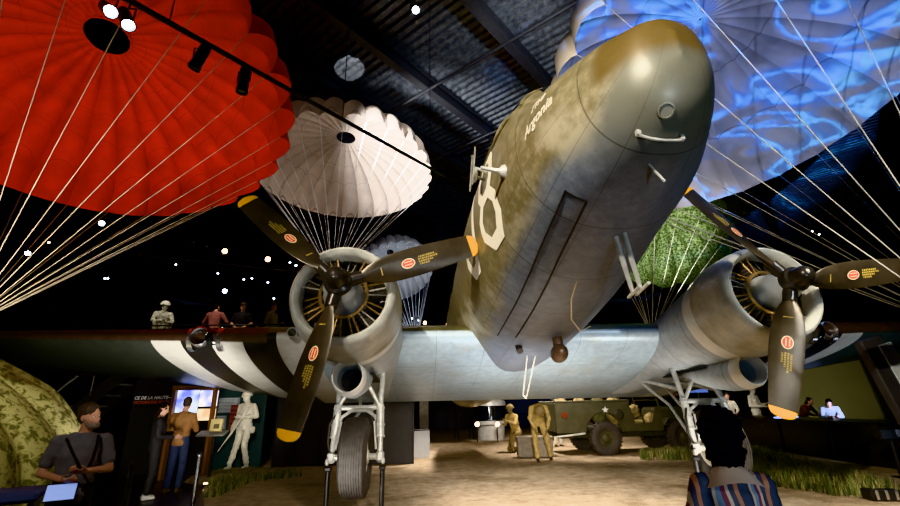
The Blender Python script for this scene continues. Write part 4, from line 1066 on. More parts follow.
# trestle
p0 = gx(463, 22, .5); t = thing('trestle', 'dark folding trestle standing far back left of the round drum', 'trestle', (p0.x, 22, .02), .2)
for q in (-.35, .35):
    for s_ in (-1, 1):
        b = MB(); b.tube([(q, 0, 1.35), (q+.05, s_*.35, 0)], .03, 6); b.build('leg', BLACKM, t)
b = MB(); b.box((0, 0, 1.37), (.95, .1, .06), None, .01); b.build('top_bar', BLACKM, t)
# pale panels far back
for u, y, w, h, c, lab in ((424, 26, .5, 1.7, (.40, .36, .30), 'pale narrow display panel far back beside the partition'), (556, 27, .4, 1.9, (.4, .38, .36), 'pale narrow display panel far back behind the truck tail'), (530, 30, 3.2, 2.0, (.03, .045, .11), 'wide dark blue display panel far back behind the mannequins'), (450, 30, 3.4, 2.0, (.02, .022, .03), 'wide dark display panel far back left of the round drum')):
    p = gx(u, y, 1); t = thing('exhibit_board', lab, 'panel', (p.x, y, .0)); b = MB(); b.box((0, 0, h/2+.08), (w, .06, h), None, .01); b.build('board', mat('panel_%d' % u, c, .6), t)
    b = MB(); b.box((-w*.35, 0, .05), (.05, .3, .1), None, .01); b.build('foot', BLACKM, t); b = MB(); b.box((w*.35, 0, .05), (.05, .3, .1), None, .01); b.build('foot', BLACKM, t)
# crate at the soldier's feet
p = gr(534, 456); t = thing('ammunition_crate', 'grey ammunition crate on the sand behind the legs of the leaning soldier mannequin', 'crate', (p.x-.1, 13.95, .03), -.1)
CRATE = mat('crate_grey', (.22, .19, .15), .8, 0, .2, 10)
b = MB(); b.box((0, 0, .27), (1.0, .45, .50), None, .012); b.build('body', CRATE, t)
b = MB(); b.box((0, 0, .54), (1.04, .49, .05), None, .01); b.build('lid', CRATE, t)
for q in (-.35, .35): b = MB(); b.box((q, -.235, .27), (.08, .03, .5), None, .005); b.build('batten', CRATE, t)

# ---- army truck
def truck():
    p = gr(611, 457)
    t = thing('army_truck', 'olive open army truck with white star seen side on behind the right wing', 'truck', (p.x, 14.0, .03), radians(3))
    OL = mat('truck_olive', (.060, .056, .032), .6, 0, .22, 5); OLD = mat('truck_dark', (.03, .03, .018), .6, 0, .2)
    CANV = mat('canvas_khaki', (.30, .23, .11), .9, 0, .3, 9, .4, 40)
    def arch(x0, x1, z0, z1, cx, r):
        pts = [(x0, z0)]; 
        for k in range(13):
            a = pi - pi*k/12; pts.append((cx+r*cos(a), z0+max(0, r*sin(a))*.95))
        return pts + [(x1, z0), (x1, z1), (x0, z1)]
    XZ = M3(((1, 0, 0, 0), (0, 0, -1, 0), (0, 1, 0, 0), (0, 0, 0, 1)))
    bed = None
    for yy in (0, 1.55):
        b = MB(); b.prism(arch(-1.45, .86, .62, 1.50, 0, .56), 0, .045, M3.Translation((0, yy, 0)) @ XZ); o = b.build('bed_side', OL, t, 30)
        b = MB(); b.box((-.30, yy-.02, 1.50), (2.34, .09, .05), None, .01); b.build('top_rail', OL, o)
        b = MB()
        for k in range(12):
            a0_, a1_ = pi-pi*k/12, pi-pi*(k+1)/12
            b.add([(.56*cos(a0_), yy+.02, .62+.53*sin(a0_)), (.56*cos(a1_), yy+.02, .62+.53*sin(a1_)), (.60*cos(a1_), yy-.10, .62+.57*sin(a1_)), (.60*cos(a0_), yy-.10, .62+.57*sin(a0_))], [(0, 1, 2, 3)])
        b.build('wheel_arch', OL, o)
        if yy == 0: bed = o
    b = MB(); b.box((-.3, .8, .72), (2.3, 1.55, .06)); b.box((-1.44, .8, 1.05), (.05, 1.55, .8), None, .01); b.build('bed_floor', OLD, t)
    # star, filler cap, reflectors
    st = [(.115*(1 if k % 2 == 0 else .40)*sin(pi*k/5), .115*(1 if k % 2 == 0 else .40)*cos(pi*k/5)) for k in range(10)]
    b = MB(); b.add([(.02+.07, -.052, 1.24)]+[(.09+q[0], -.052, 1.24+q[1]) for q in st], [(0, 1+k, 1+(k+1) % 10) for k in range(10)]); b.build('star', mat('star_white', (.7, .68, .6), .6), bed, 0)
    b = MB(); b.lathe([(.001, .05), (.10, .045), (.115, .03), (.15, .015), (.16, 0)], M3.Translation((.50, -.045, 1.10)) @ M3.Rotation(pi/2, 4, 'X'), 24); b.build('filler_cap', OLD, bed)
    b = MB(); b.lathe([(.001, .02), (.085, .016), (.09, 0)], M3.Translation((-1.20, -.045, 1.12)) @ M3.Rotation(pi/2, 4, 'X'), 20); b.build('reflector', mat('reflector_red', (.14, .03, .015), .3), bed)
    b = MB(); b.tube([(-.62, -.06, .60), (-1.5, -.06, .52)], .03, 8); b.build('step_tube', STEEL, bed)
    def wheel(x, y):
        b = MB(); X = M3.Translation((x, y, .45)) @ M3.Rotation(pi/2, 4, 'X')
        b.lathe([(.24, -.10), (.30, -.13), (.40, -.135), (.455, -.11), (.47, -.06), (.462, 0), (.47, .06), (.455, .11), (.40, .135), (.30, .13), (.24, .10)], X, 36)
        for k in range(28):
            a = 2*pi*k/28
            for s_ in (-1, 1): b.box(X @ V((.466*cos(a), .466*sin(a), s_*.07)), (.035, .10, .035), M3.Rotation(-a, 3, 'Y') if False else (X.to_3x3() @ M3.Rotation(a, 3, 'Z') @ M3.Rotation(pi/2*0, 3, 'X') @ M3(((1, 0, 0), (0, .0, 1), (0, 1, 0)))))
        w = b.build('wheel', RUBBER, t, 35)
        b = MB(); b.lathe([(.25, -.10), (.25, .10), (.22, .06), (.13, .05), (.11, .10), (.06, .13), (.001, .13)], X, 30)
        for k in range(6): b.ell(X @ V((.165*cos(k*pi/3), .165*sin(k*pi/3), .065)), .022, n=8, m=6)
        b.build('wheel_rim', OL, w)
    for x in (0, 2.45):
        for y in (-.02, 1.6): wheel(x, y)
    # open cab
    b = MB(); b.box((.88, .8, 1.14), (.05, 1.55, .80), None, .01); b.box((1.35, .8, .66), (1.0, 1.5, .06)); b.build('cab_floor', OLD, t)
    b = MB()
    for yy in (.02, 1.55): b = MB(); b.prism([(.86, .62), (1.88, .62), (1.88, 1.32), (1.70, 1.30), (1.55, .86), (1.0, .84), (.9, 1.3), (.86, 1.3)], 0, .04, M3.Translation((0, yy, 0)) @ XZ); b.build('cab_side', OL, t, 30)
    for yy in (.42, 1.15):
        b = MB(); b.box((1.15, yy, .86), (.48, .5, .14), None, .04); s1 = b.build('seat', CANV, t); b = MB(); b.box((.95, yy, 1.14), (.12, .5, .50), M3.Rotation(-.18, 3, 'Y'), .04); b.build('backrest', CANV, s1)
    b = MB(); b.box((2.5, .8, 1.06), (1.26, .86, .46), None, .08); b.build('hood', OL, t)
    b = MB(); b.box((3.16, .8, .98), (.08, .95, .62), None, .03); b.build('grille', OLD, t)
    for yy in (.10, 1.5): b = MB(); b.loft([[(1.80, yy-.16, .68), (2.1, yy-.16, .98), (2.75, yy-.16, 1.0), (3.1, yy-.16, .86)], [(1.80, yy+.22, .68), (2.1, yy+.22, .98), (2.75, yy+.22, 1.0), (3.1, yy+.22, .86)]], False, False); b.build('mudguard', OL, t)
    b = MB(); b.tube([(1.88, .06, 1.3), (1.80, .06, 1.72), (1.80, 1.52, 1.72), (1.88, 1.52, 1.3)], .025, 8); b.tube([(1.84, .06, 1.5), (1.84, 1.52, 1.5)], .012, 6); b.build('windscreen_frame', OL, t)
    b = MB(); X = M3.Translation((1.55, 1.15, 1.28)) @ M3.Rotation(radians(-60), 4, 'Y'); b.tube([X @ V((.2*cos(2*pi*k/24), .2*sin(2*pi*k/24), 0)) for k in range(25)], .014, 8, False); b.tube([X @ V((0, -.2, 0)), X @ V((0, .2, 0))], .01, 6); b.tube([X @ V((0, 0, 0)), (1.85, 1.15, 1.0)], .015, 6); b.build('steering_wheel', BLACKM, t)
    b = MB(); b.box((.9, .3, .52), (4.3, .10, .12)); b.box((.9, 1.3, .52), (4.3, .10, .12)); b.tube([(0, -.02, .45), (0, 1.6, .45)], .05, 8); b.tube([(2.45, -.02, .45), (2.45, 1.6, .45)], .05, 8); b.build('chassis', OLD, t)
    # kit stowed along the top: things of their own
    spots = [(-1.15, .30, 'khaki rolled pack at the tail end of the truck bed'), (-.58, .28, 'khaki rolled pack second from the truck tail'), (.0, .28, 'khaki rolled pack above the truck wheel'), (.52, .28, 'khaki rolled pack nearest the truck seats')]
    for k, (x, y, lab) in enumerate(spots):
        q = thing('kit_bag', lab, 'bag', t.matrix_basis @ V((x, y, .79)), radians(3+8*(k-1)), 'packs in the truck bed')
        b = MB(); b.ell((0, 0, .43), (.26, .20, .44), n=18, m=12); voxel(b, 'bag', CANV if k != 2 else mat('canvas_olive', (.12, .115, .055), .9, 0, .25, 9), q, .03, .03, 6)
        for s_ in (-.1, .1): b = MB(); b.tube([(s_, .21*cos(a*pi/10)*1.02*-1, .43+.455*sin(a*pi/10)) for a in range(0, 9)], .014, 6); b.build('strap', KHAKI, q)
    for x, y, lab in ((1.24, .42, 'bundled tan bedroll on the near truck seat'), (1.66, .28, 'tan haversack slung at the open truck door')):
        q = thing('kit_bag', lab, 'bag', t.matrix_basis @ V((x, y, .95 if x < 1.3 else .70)), .3, 'packs in the truck bed')
        b = MB(); b.ell((0, 0, .22), (.20, .15, .22), n=16, m=10); voxel(b, 'bag', CANV, q, .025, .03, 7)
        b = MB(); b.tube([(-.1, -.13, .1), (-.02, -.16, .25), (.06, -.12, .40)], .013, 6); b.build('strap', KHAKI, q)
truck()
# people and colour beyond the right gear: display panels on the far side
for u, v0, w, h, c, lab in ((665, 388, .9, .55, (.30, .10, .10), 'reddish picture board glimpsed between the right gear struts'), (697, 386, .8, .5, (.10, .18, .55), 'bright blue picture board behind the right gear struts')):
    p = at(u, v0, 17.5); t = thing('picture_board', lab, 'board', (p.x, 17.5, 0)); b = MB(); b.box((0, 0, p.z), (w, .05, h), None, .01); b.build('board', mat('board_%d' % u, c, .6), t); b = MB(); b.tube([(0, .03, 0), (0, .03, p.z)], .03, 8); b.box((0, .03, .015), (.5, .4, .03)); b.build('post', BLACKM, t)

# ---- displays at the left
p0, p1 = gx(168, 11.6, 1.0), gx(207, 11.6, 1.0)
kx = (p0.x+p1.x)/2; kw = p1.x-p0.x
t = thing('screen_kiosk', 'wood framed kiosk with glowing blue and white screens', 'kiosk', (kx, 11.7, 0))
WOODL = mat('kiosk_wood', (.20, .085, .035), .55, 0, .2, 6)
b = MB(); b.box((0, .12, 1.03), (kw+.1, .12, 2.04), None, .01); b.build('back', BLACKM, t)
for s_ in (-1, 1): b = MB(); b.box((s_*(kw/2+.03), 0, 1.03), (.07, .22, 2.05), None, .01); b.build('side_frame', WOODL, t)
b = MB(); b.box((0, 0, 2.02), (kw+.13, .24, .10), None, .01); b.build('top_frame', WOODL, t)
def screenmat(nm, c1, c2, st):
    t_ = NT(nm); n = t_.noise(2.2, 2); c = t_.ramp(n, [(.38, c1), (.56, c2)]); t_.out((.02, .02, .02), .3); t_.put(t_.b.inputs['Emission Color'], c); t_.b.inputs['Emission Strength'].default_value = st; return t_.mat
b = MB(); b.box((-.20, .045, 1.68), (.52, .02, .56)); b.build('screen', screenmat('screen_blue', (.10, .16, .8), (.75, .85, 1.0), 1.5), t)
b = MB(); b.box((.30, .045, 1.77), (.42, .02, .36)); b.build('screen', screenmat('screen_white', (.35, .4, .9), (1, .92, .85), 1.6), t)
b = MB(); b.box((.30, .045, 1.40), (.42, .02, .26)); b.build('screen', screenmat('screen_amber', (.9, .4, .1), (1, .8, .5), 1.0), t)
# dark title panel
p0, p1 = gx(126, 12.4, 1.0), gx(166, 12.4, 1.0); w = p1.x-p0.x
t = thing('title_panel', 'tall black panel with white and red French title line', 'panel', ((p0.x+p1.x)/2, 12.45, 0))
b = MB(); b.box((0, 0, 1.15), (w, .08, 2.26), None, .01); b.build('board', PANEL, t)
b = MB(); b.box((0, 0, .02), (w*.9, .4, .04), None, .01); b.build('foot', BLACKM, t)
pz = at(146, 398.5, 12.4).z
flat_text('CE DE LA HAUTE—', .108, mat('title_white', (.8, .8, .78), .5), 'title_line', t, (-w/2+.03, -.046, pz-.02), (pi/2, 0, 0), 'LEFT', .004, .2)
flat_text('VICTOIRE DES TEMPS', .092, mat('title_red', (.45, .10, .06), .5), 'title_line', t, (-w/2+.03, -.046, pz-.125), (pi/2, 0, 0), 'LEFT', .002)
# information panel
p0, p1 = gx(207, 12.6, 1.0), gx(262, 12.6, 1.0); w = p1.x-p0.x
t = thing('information_panel', 'dark green information panel with white and dark red text blocks', 'panel', ((p0.x+p1.x)/2, 12.75, 0))
b = MB(); b.box((0, 0, 1.05), (w, .08, 2.06), None, .01); b.build('board', mat('panel_green', (.025, .045, .045), .6), t)
b = MB(); b.box((0, 0, .02), (w*.9, .4, .04), None, .01); b.build('foot', BLACKM, t)
TXT = mat('print_white', (.5, .53, .53), .7); TXG = mat('print_grey', (.22, .25, .25), .7); TXR = mat('print_red', (.20, .05, .04), .7)
def block(nm, m, x0, x1, z0, z1, y=-.044, lines=None):
    b = MB(); b.box(((x0+x1)/2, y, (z0+z1)/2), (x1-x0, .006, z1-z0)); o = b.build(nm, m, t)
    if lines:
        b = MB(); n, mm = lines; rnd = random.Random(5)
        for k in range(n):
            z = lerp(z1-.03, z0+.03, k/(n-1)); b.box(((x0+x1)/2-.02*rnd.random(), y-.005, z), ((x1-x0)*rnd.uniform(.7, .88), .003, (z1-z0)/n*.45))
        b.build('text_line', mm, o)
block('text_block', TXG, -.60, -.28, 1.02, 1.36, lines=(9, TXT)); block('text_block', TXG, -.57, -.0, 1.42, 1.80, lines=(10, TXT)); block('text_block', TXR, -.20, .22, 1.02, 1.62, -.056, lines=(6, mat('print_dark', (.10, .03, .03), .7)))
# reading desk with the yellow card
p = gx(221, 11.6, 1.2); t = thing('reading_desk', 'slim black reading desk before the dark green panel', 'desk', (p.x+.08, 11.15, 0))
b = MB(); b.tube([(0, 0, 0), (0, 0, .98)], .035, 10); b.build('post', BLACKM, t)
b = MB(); b.box((0, 0, .02), (.36, .30, .04), None, .01); b.build('base', BLACKM, t)
b = MB(); b.box((-.06, 0, 1.0), (.62, .30, .04), M3.Rotation(.3, 3, 'X'), .01); b.build('top', mat('desk_top', (.2, .19, .17), .5), t)
c = thing('card_box', 'small yellow card box standing on the slim reading desk', 'card', (p.x+.10, 11.13, 1.03)); b = MB(); b.box((0, 0, .14), (.26, .08, .27), M3.Rotation(-.2, 3, 'X'), .01); b.build('card', mat('card_yellow', (.55, .45, .20), .6), c)
b = MB(); b.box((.02, -.046, .12), (.12, .006, .10), M3.Rotation(-.2, 3, 'X')); b.build('print', mat('card_print', (.12, .10, .05), .6), c)
# staircase behind the floor parachute
p = gx(84, 12.8, 2.0); t = thing('staircase', 'steep grey staircase rising behind the camouflage parachute', 'stairs', (p.x, 12.8, 0))
STAIR = mat('stair_grey', (.22, .22, .23), .6); 
for k in range(9):
    b = MB(); b.box((-1.6+.30*k, .5, .25+.28*k), (.34, 1.0, .05), None, .008); b.build('tread', STAIR, t)
for s_ in (0, 1): b = MB(); b.prism([(-1.85, 0), (-1.5, 0), (1.15, 2.47), (1.15, 2.75), (.95, 2.75)], 0, .06, M3.Translation((0, s_*1.0, 0)) @ M3(((1, 0, 0, 0), (0, 0, -1, 0), (0, 1, 0, 0), (0, 0, 0, 1)))); b.build('stringer', mat('stringer_dark', (.03, .03, .03), .6), t)
b = MB(); b.tube([(-1.6, -.05, 1.15), (1.0, -.05, 3.55)], .03, 8); [b.tube([(x, -.05, .25+(x+1.6)*.93), (x, -.05, 1.15+(x+1.6)*.92)], .015, 6) for x in (-1.6, -.7, .2, 1.0)]; b.build('handrail', STEEL, t)
# black bench and cable guard on the visitor path
p = gr(172, 492); t = thing('barrier_post', 'short black barrier post on the visitor path, foreground left', 'post', (gx(126, 6.2, .5).x, 6.2, 0), 0, 'barrier posts')
b = MB(); b.tube([(0, 0, .03), (0, 0, .86)], .03, 10); b.ell((0, 0, .88), .042); b.build('pole', BLACKM, t); b = MB(); b.lathe([(.001, .0), (.16, .0), (.15, .03), (.04, .05)], None, 20); b.build('base', BLACKM, t)
q = dup(t, (gx(196, 7.4, .5).x, 7.4, 0), 0, 'short black barrier post behind the first, beside the grass edge')
p = gr(205, 487); t = thing('floor_lamp', 'tiny lit lamp set on the dark floor at the grass edge', 'light', (p.x, p.y, 0)); b = MB(); b.lathe([(.001, 0), (.07, 0), (.06, .05), (.045, .06)], None, 16); b.build('housing', FIXB, t); b = MB(); b.lathe([(.045, .055), (.03, .075), (.001, .08)], None, 14); b.build('lens', LENSY, t)
t = thing('stool', 'blue grey padded high stool at the bottom left corner beside the bearded man', 'stool', (gx(10, 4.75, .8).x, 4.75, 0), .5)
b = MB(); b.box((0, 0, .80), (.46, .42, .10), None, .03); b.build('seat', mat('bench_blue', (.10, .12, .22), .7), t)
for s_ in (-1, 1): b = MB(); b.box((s_*.18, 0, .375), (.05, .36, .75), None, .01); b.build('leg', BLACKM, t)

# ---- upper walkway
x0, x1 = -24, gx(312, 14, 3).x
b = MB(); b.box(((x0+x1)/2, 16.3, MZ-.15), (x1-x0, 7.4, .30)); struct(b.build('trim_30', WALLM, None, 0))
for k in range(6):
    b = MB(); b.box((lerp(x0+1, x1-.2, k/5), 19.5, MZ/2-.15), (.3, .3, MZ-.3)); struct(b.build('trim_%d' % (31+k), WALLM, None, 0))
t = thing('guard_rail', 'thin dark guard rail along the edge of the upper walkway', 'rail', (0, 12.7, MZ))
for z in (1.0, .1): b = MB(); b.tube([(x0, 0, z), (x1, 0, z)], .022, 8); b.build('bar', FIXB, t)
for k in range(9): b = MB(); xx = lerp(x0+.9, x1-.1, k/8); b.tube([(xx, 0, 0), (xx, 0, 1.0)], .02, 6); b.build('post', FIXB, t)
p = gx(158, 13.0, 3.4); t = thing('ledge_box', 'black box ledge carrying the crouching camouflaged mannequin', 'box', (p.x+.12, 13.0, MZ)); b = MB(); b.box((0, .0, .315), (.85, .5, .63), None, .01); b.build('body', BLACKM, t); b = MB(); b.box((0, .0, .01), (.75, .4, .02)); b.build('foot', BLACKM, t)

# ---- right side: barrier, lit table, sloping wall panels
a, c = gx(742, 15.2, .5), gx(908, 9.4, .5); a.z = c.z = 0; dv = c-a; L = dv.length; ang = atan2(dv.y, dv.x)
t = thing('barrier', 'long low glossy black exhibit barrier behind the grass at right', 'barrier', a, ang)
GLB = mat('gloss_black', (.012, .012, .013), .28, 0, .2)
b = MB(); b.box((L/2, .05, .47), (L, .10, .92), None, .02); b.build('front_panel', GLB, t)
b = MB(); b.box((L/2, .14, .95), (L+.04, .42, .05), M3.Rotation(.12, 3, 'X'), .012); b.build('top_ledge', GLB, t)
for k in range(4): b = MB(); b.box((L*(k+.03)/3.1, -.02, .46), (.05, .05, .90), None, .01); b.build('post', BLACKM, t)
b = MB(); b.box((L*.36, .14, .985), (.62, .30, .012), M3.Rotation(.12, 3, 'X')); b.build('lit_screen', emis('table_screen', (.35, .5, 1.0), 2.2), t)
flat_text('G 33', .10, mat('barrier_text', (.30, .30, .30), .6), 'lettering', t, (L*.17, -.004, .70), (pi/2, 0, 0))
t = thing('equipment_stand', 'dark equipment stand with chrome edges at far right beside the barrier', 'stand', (gx(884, 9.0, .8).x, 8.9, 0), -.3)
b = MB(); b.box((0, 0, .80), (.42, .22, .20), None, .02); b.build('head', GLB, t)
b = MB(); b.box((.10, -.115, .82), (.10, .02, .14), None, .005); b.build('chrome_plate', CHROME, t)
b = MB(); b.tube([(0, 0, 0.02), (0, 0, .72)], .04, 10); b.build('post', BLACKM, t); b = MB(); b.lathe([(.001, 0), (.2, 0), (.19, .03), (.05, .05)], None, 20); b.build('base', BLACKM, t)
p = gr(884, 503); t = thing('floor_grille', 'small chrome barred block on the ground at the bottom right corner', 'grille', (p.x, p.y, .035), -.2)
b = MB(); b.box((0, 0, .08), (.42, .22, .14), None, .01); b.build('body', BLACKM, t)
for k in range(3): b = MB(); b.box((-.13+.13*k, -.118, .09), (.04, .012, .13), None, .004); b.build('bar', CHROME, t)
# backdrop panel behind the right wing, olive lit from below
p0, p1 = gx(780, 18.0, 1.0), gx(935, 17.0, 1.0); dv = V((p1.x-p0.x, -1.0, 0)); L = dv.length
t = thing('backdrop_panel', 'large plain olive backdrop panel lit from below under the right wing', 'panel', (p0.x, 18.0, 0), atan2(dv.y, dv.x))
b = MB(); b.box((L*.5, .06, 1.65), (L, .08, 3.28), None, .01); b.build('board', mat('backdrop_olive', (.13, .122, .075), .8, 0, .1, 1), t)
b = MB(); b.box((L*.5, 0, .02), (L, .3, .04)); b.build('plinth_strip', BLACKM, t)
b = MB(); b.box((L*.70, 0.0, 1.5), (.55, .10, 2.9), M3.Rotation(-.12, 3, 'Y'), .01); b.build('dark_strip', BLACKM, t)
# leaning strut frame at the right edge
p = gx(893, 7.2, 2.0); t = thing('leaning_frame', 'grey edged slab leaning at the right edge beneath the wing', 'slab', (gx(925, 7.2, 0.5).x, 7.2, 0))
R = M3.Rotation(radians(-15), 3, 'Y'); b = MB(); b.box((0, 0, 1.25), (.42, .16, 2.45), R, .02); b.build('slab', mat('slab_dark', (.05, .05, .055), .5), t)
b = MB(); b.box((.0, -.09, 1.9), (.26, .03, .9), R, .01); b.build('plate', mat('slab_plate', (.45, .5, .5), .5), t); b = MB(); b.box((.32, 0, .03), (.7, .5, .06), None, .01); b.build('foot', BLACKM, t)

# ---- grass
GRASS = [mat('grass_green', (.13, .16, .05), .8, 0, .4, 3), mat('grass_straw', (.46, .40, .20), .8, 0, .3, 3), mat('grass_dark', (.035, .055, .018), .8, 0, .3, 3)]
def grass(name, label, outline, n, hmax, seed):
    rnd = random.Random(seed); b = MB()
    cx = sum(p.x for p in outline)/len(outline); cy = sum(p.y for p in outline)/len(outline)
    def inside(x, y):
        r = False
        for i in range(len(outline)):
            a, c = outline[i], outline[i-1]
            if (a.y > y) != (c.y > y) and x < (c.x-a.x)*(y-a.y)/(c.y-a.y)+a.x: r = not r
        return r
    xs = [p.x for p in outline]; ys = [p.y for p in outline]; k = 0
    while k < n:
        x, y = rnd.uniform(min(xs), max(xs)), rnd.uniform(min(ys), max(ys))
        if not inside(x, y): continue
        if MN.noise(V((x*1.6, y*1.6, seed))) < rnd.uniform(-.5, .25): k += .2; continue
        k += 1; m = rnd.choices((0, 1, 2), (5, 3, 4))[0]
        for _ in range(4):
            a = rnd.uniform(0, 6.28); h = hmax*rnd.uniform(.35, 1); d = V((cos(a), sin(a), 0)); s_ = V((-d.y, d.x, 0))*.006*rnd.uniform(.7, 1.6)
            o = V((x+rnd.uniform(-.03, .03), y+rnd.uniform(-.03, .03), .01)); l = rnd.uniform(.1, .6)*h
            b.add([o-s_, o+s_, o+d*l*.35+V((0, 0, h*.6))+s_*.7, o+d*l*.35+V((0, 0, h*.6))-s_*.7, o+d*l+V((0, 0, h))], [(0, 1, 2, 3), (3, 2, 4)], m)
    o = b.build(name, GRASS, None, 0); tag(o, label, 'grass', None, 'stuff'); return o
grass('grass', 'mixed green and straw grass in front of the black barrier at right', [gr(750, 452), gr(790, 462), gr(845, 480), gr(905, 496), gr(880, 506), gr(800, 492), gr(735, 480), gr(690, 462), gr(735, 457)], 2600, .30, 1)
grass('grass', 'dim green grass around the ivory soldier mannequin at left', [gr(212, 477), gr(285, 474), gr(300, 478), gr(250, 484), gr(215, 500), gr(204, 500)], 1100, .22, 2)
grass('grass', 'thin grass on the sand just in front of the army truck', [gr(640, 456), gr(700, 454), gr(700, 461), gr(642, 462)], 500, .28, 3)
# low earth bank under the ivory mannequin
p = M1.location; b = MB(); b.lathe([(1.1, -.01), (.95, .08), (.6, .145), (.001, .165)], M3.Translation((p.x-.03, p.y, 0)) , 28)
o = b.build('earth_mound', SAND, None, 60); struct(o)
# ------------------------------------------------------------------ light
w = bpy.data.worlds.new('world'); SC.world = w; w.use_nodes = True
w.node_tree.nodes['Background'].inputs[0].default_value = (.5, .55, .7, 1); w.node_tree.nodes['Background'].inputs[1].default_value = .012
def spot(name, loc, target, power, cone, col=(1, 1, 1), blend=.5, size=.12):
    l = bpy.data.lights.new(name, 'SPOT'); l.energy = power; l.spot_size = radians(cone); l.spot_blend = blend; l.color = col; l.shadow_soft_size = size
    o = bpy.data.objects.new(name, l); COL.objects.link(o); o.location = loc
    o.rotation_euler = (V(target)-V(loc)).to_track_quat('-Z', 'Y').to_euler(); return o
WARM = (1, .89, .75); NEU = (1, .94, .86); COOL = (.76, .87, 1)
spot('spot_nose_left', (-3.5, -3.5, 7.0), pl((-.6, 1.5, .2)), 4300, 40, (1, .91, .76))
spot('spot_nose_low', (2.6, -2.8, .4), pl((0, 2.0, -.9)), 330, 70, COOL, .8, .3)
spot('spot_belly', (1.2, 6.5, .15), pl((0, 5.8, -1)), 130, 110, COOL, .9, .3)
spot('spot_belly_left', (-1.4, 6.0, .2), pl((-1.5, 6.5, -1)), 95, 110, NEU, .9, .3)
spot('spot_belly_right', (4.2, 6.4, .2), pl((1.6, 6.2, -1)), 130, 110, NEU, .9, .3)
spot('spot_engine_left', (-2.2, -1.5, 1.0), pl((-2.82, 2.6, -.8)), 460, 36, NEU)
spot('spot_engine_right', (6.5, -1.0, 5.5), pl((2.82, 3.0, -.8)), 700, 36, COOL)
spot('spot_outer_left', (-3.4, 6.6, .25), pl((-7, 6.2, -.6)), 420, 100, NEU, .9, .3)
spot('spot_outer_right', (9.0, 7.2, .3), pl((6.5, 6.5, -.6)), 60, 90, COOL, .9, .3)
spot('spot_red', (-5.2, 2.6, .4), (-5.4, 7.0, 5.9), 900, 60, (1, .86, .74), .7, .2)
spot('spot_red_side', (-1.5, 3.0, 1.0), (-5.0, 7.5, 5.2), 420, 50, WARM, .7, .2)
spot('spot_white', (-1.8, 8.2, 2.8), (-2.9, 13.6, 8.8), 330, 46, (1, .93, .86), .4, .1)
spot('spot_grey', (-.3, 15.5, 1.5), (-1.0, 21.6, 7.0), 1500, 26, COOL, .6, .1)
spot('spot_green', (7.6, 9.5, 3.5), (9.0, 15.4, 7.4), 4200, 36, (.95, 1, .85), .6, .1)
for k, (x, y, e) in enumerate(((1.0, 14, 2600), (4.5, 15.5, 2300), (0, 9.5, 1600), (3.5, 10, 1600), (-1.5, 18, 900), (6, 20, 900))):
    spot('spot_sand', (x, y, 1.95 if 6 < y < 12.5 else 7.0), (x+.3, y+.3, 0), e*(.35 if 6 < y < 12.5 else 1), 120 if 6 < y < 12.5 else 62, WARM, .9, .15)  # sand downlights; the low pair under the wing is added, without any fixture
spot('spot_sand_front', (.9, 3.0, 2.6), (1.0, 6.8, 0), 560, 86, WARM, .9, .2)
spot('spot_sand_right', (6.5, 1.0, 6.5), (5.0, 6.0, 0), 2200, 44, (1, .9, .7), .8, .2)
spot('fill_mannequin', (-3.2, 8.7, 1.7), (-4.3, 11.9, 1.15), 120, 34, (1, .95, .86), .6, .06)  # added fill in front of the ivory mannequin, no fixture
spot('spot_floor_canopy', (-4.6, 1.2, 4.5), (-6.4, 5.4, 1.2), 900, 56, (1, .95, .75), .7, .15)
spot('spot_visitor', (-2.4, 1.2, 3.2), (-3.1, 4.55, 1.2), 110, 34, NEU, .8, .1)
spot('spot_walkway', (-6, 8.5, 9.5), (-6.5, 13.2, 4.0), 1100, 34, NEU, .8, .1)
spot('fill_truck', (4.2, 12.3, 3.0), (5.6, 14, .9), 130, 90, WARM, .8, .1)  # added fill to brighten the near side of the truck
spot('spot_backdrop', (14.5, 15.3, .3), (15.5, 17.4, 1.8), 90, 110, (.9, .9, .55), .9, .1)
spot('spot_table', (11.6, 12.3, 1.15), (11.8, 13.1, 1.35), 26, 130, (.5, .62, 1), .8, .05)
spot('spot_deck_a', (-1.5, 10, 8.2), (1.0, 17, 12), 3600, 75, (.93, .96, 1), .9, .2)
spot('spot_deck_b', (3, 6, 8.5), (2.5, 13, 12), 2400, 70, (.95, .97, 1), .9, .2)
q = gr(350, 69, CZ-.05); spot('spot_deck_round', (q.x+.8, q.y-2.2, 8.6), q, 2600, 13, (1, 1, 1), .05, .02)
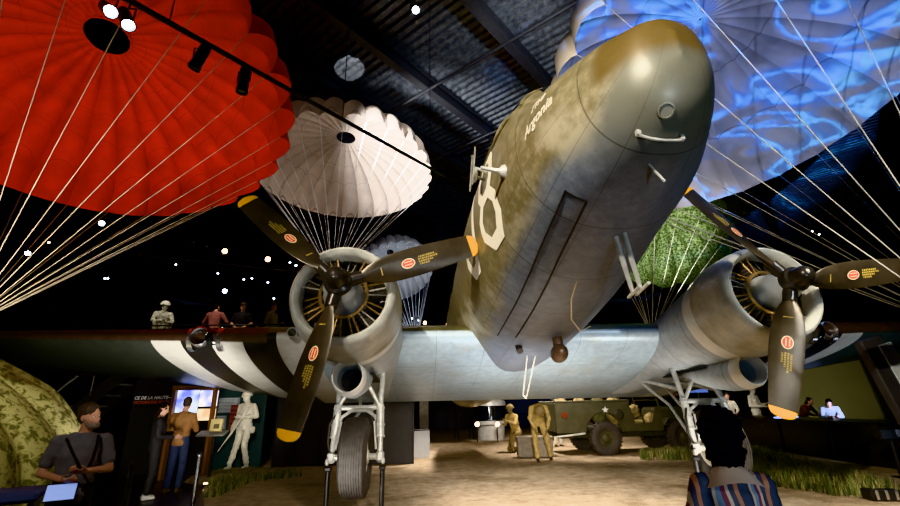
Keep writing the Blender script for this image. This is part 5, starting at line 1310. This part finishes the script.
# moving picture thrown onto the big pale canopy
PJ = spot('projector', (2.0, -2.2, 3.3), (5.6, 5.8, 8.5), 6400, 44, (1, 1, 1), .2, .03)
l = PJ.data; l.use_nodes = True; nt = l.node_tree; em = [n for n in nt.nodes if n.type == 'EMISSION'][0]
tc = nt.nodes.new('ShaderNodeTexCoord'); mp = nt.nodes.new('ShaderNodeMapping'); mp.inputs['Scale'].default_value = (2.4, 5.5, 3.0); mp.inputs['Rotation'].default_value = (.3, .5, .6)
nz = nt.nodes.new('ShaderNodeTexNoise'); nz.inputs['Scale'].default_value = 1.9; nz.inputs['Detail'].default_value = 3; nz.inputs['Distortion'].default_value = 1.6; nz.inputs['Roughness'].default_value = .5
cr = nt.nodes.new('ShaderNodeValToRGB'); e = cr.color_ramp.elements; e[0].position = .42; e[0].color = (.09, .105, .19, 1); e[1].position = .50; e[1].color = (.16, .19, .36, 1)
x_ = e.new(.545); x_.color = (.05, .17, .75, 1); x_ = e.new(.575); x_.color = (.22, .75, 1.9, 1); x_ = e.new(.605); x_.color = (.05, .15, .60, 1); x_ = e.new(.66); x_.color = (.15, .19, .38, 1)
nt.links.new(tc.outputs['Normal'], mp.inputs[0]); nt.links.new(mp.outputs[0], nz.inputs['Vector']); nt.links.new(nz.outputs['Fac'], cr.inputs[0]); nt.links.new(cr.outputs[0], em.inputs[0])
SC.view_settings.view_transform = 'Khronos PBR Neutral'; SC.view_settings.exposure = .9

spot('fill_woman', (-.2, .2, 3.2), (1.45, 2.3, 1.15), 45, 40, NEU, .8, .1)  # added fill so the striped dress reads, no lamp stands here
spot('fill_drum', (2.5, 17.5, 4.5), (2.0, 21, .8), 500, 40, NEU, .8, .1)  # added fill for the drum, which is black without it
spot('fill_grass', (7.6, 7.2, 2.0), (9.2, 12.0, .2), 420, 74, (1, .93, .72), .8, .1)  # added fill lifting the dark grass at right
spot('spot_barrier', (9.6, 9.3, 1.7), (11.0, 13.2, .7), 60, 70, COOL, .8, .1)
spot('spot_right_mannequins', (9.4, 13.6, 3.6), (11.0, 17.1, 1.2), 420, 44, NEU, .8, .1)

spot('fill_sand_low', (1.6, 4.9, 1.7), (2.2, 9.5, 0), 950, 76, WARM, .8, .2)  # added low fill under the nose to brighten the sand
spot('spot_sand_far', (2.5, 12.6, 4.5), (2.2, 17, 0), 1500, 90, WARM, .9, .2)
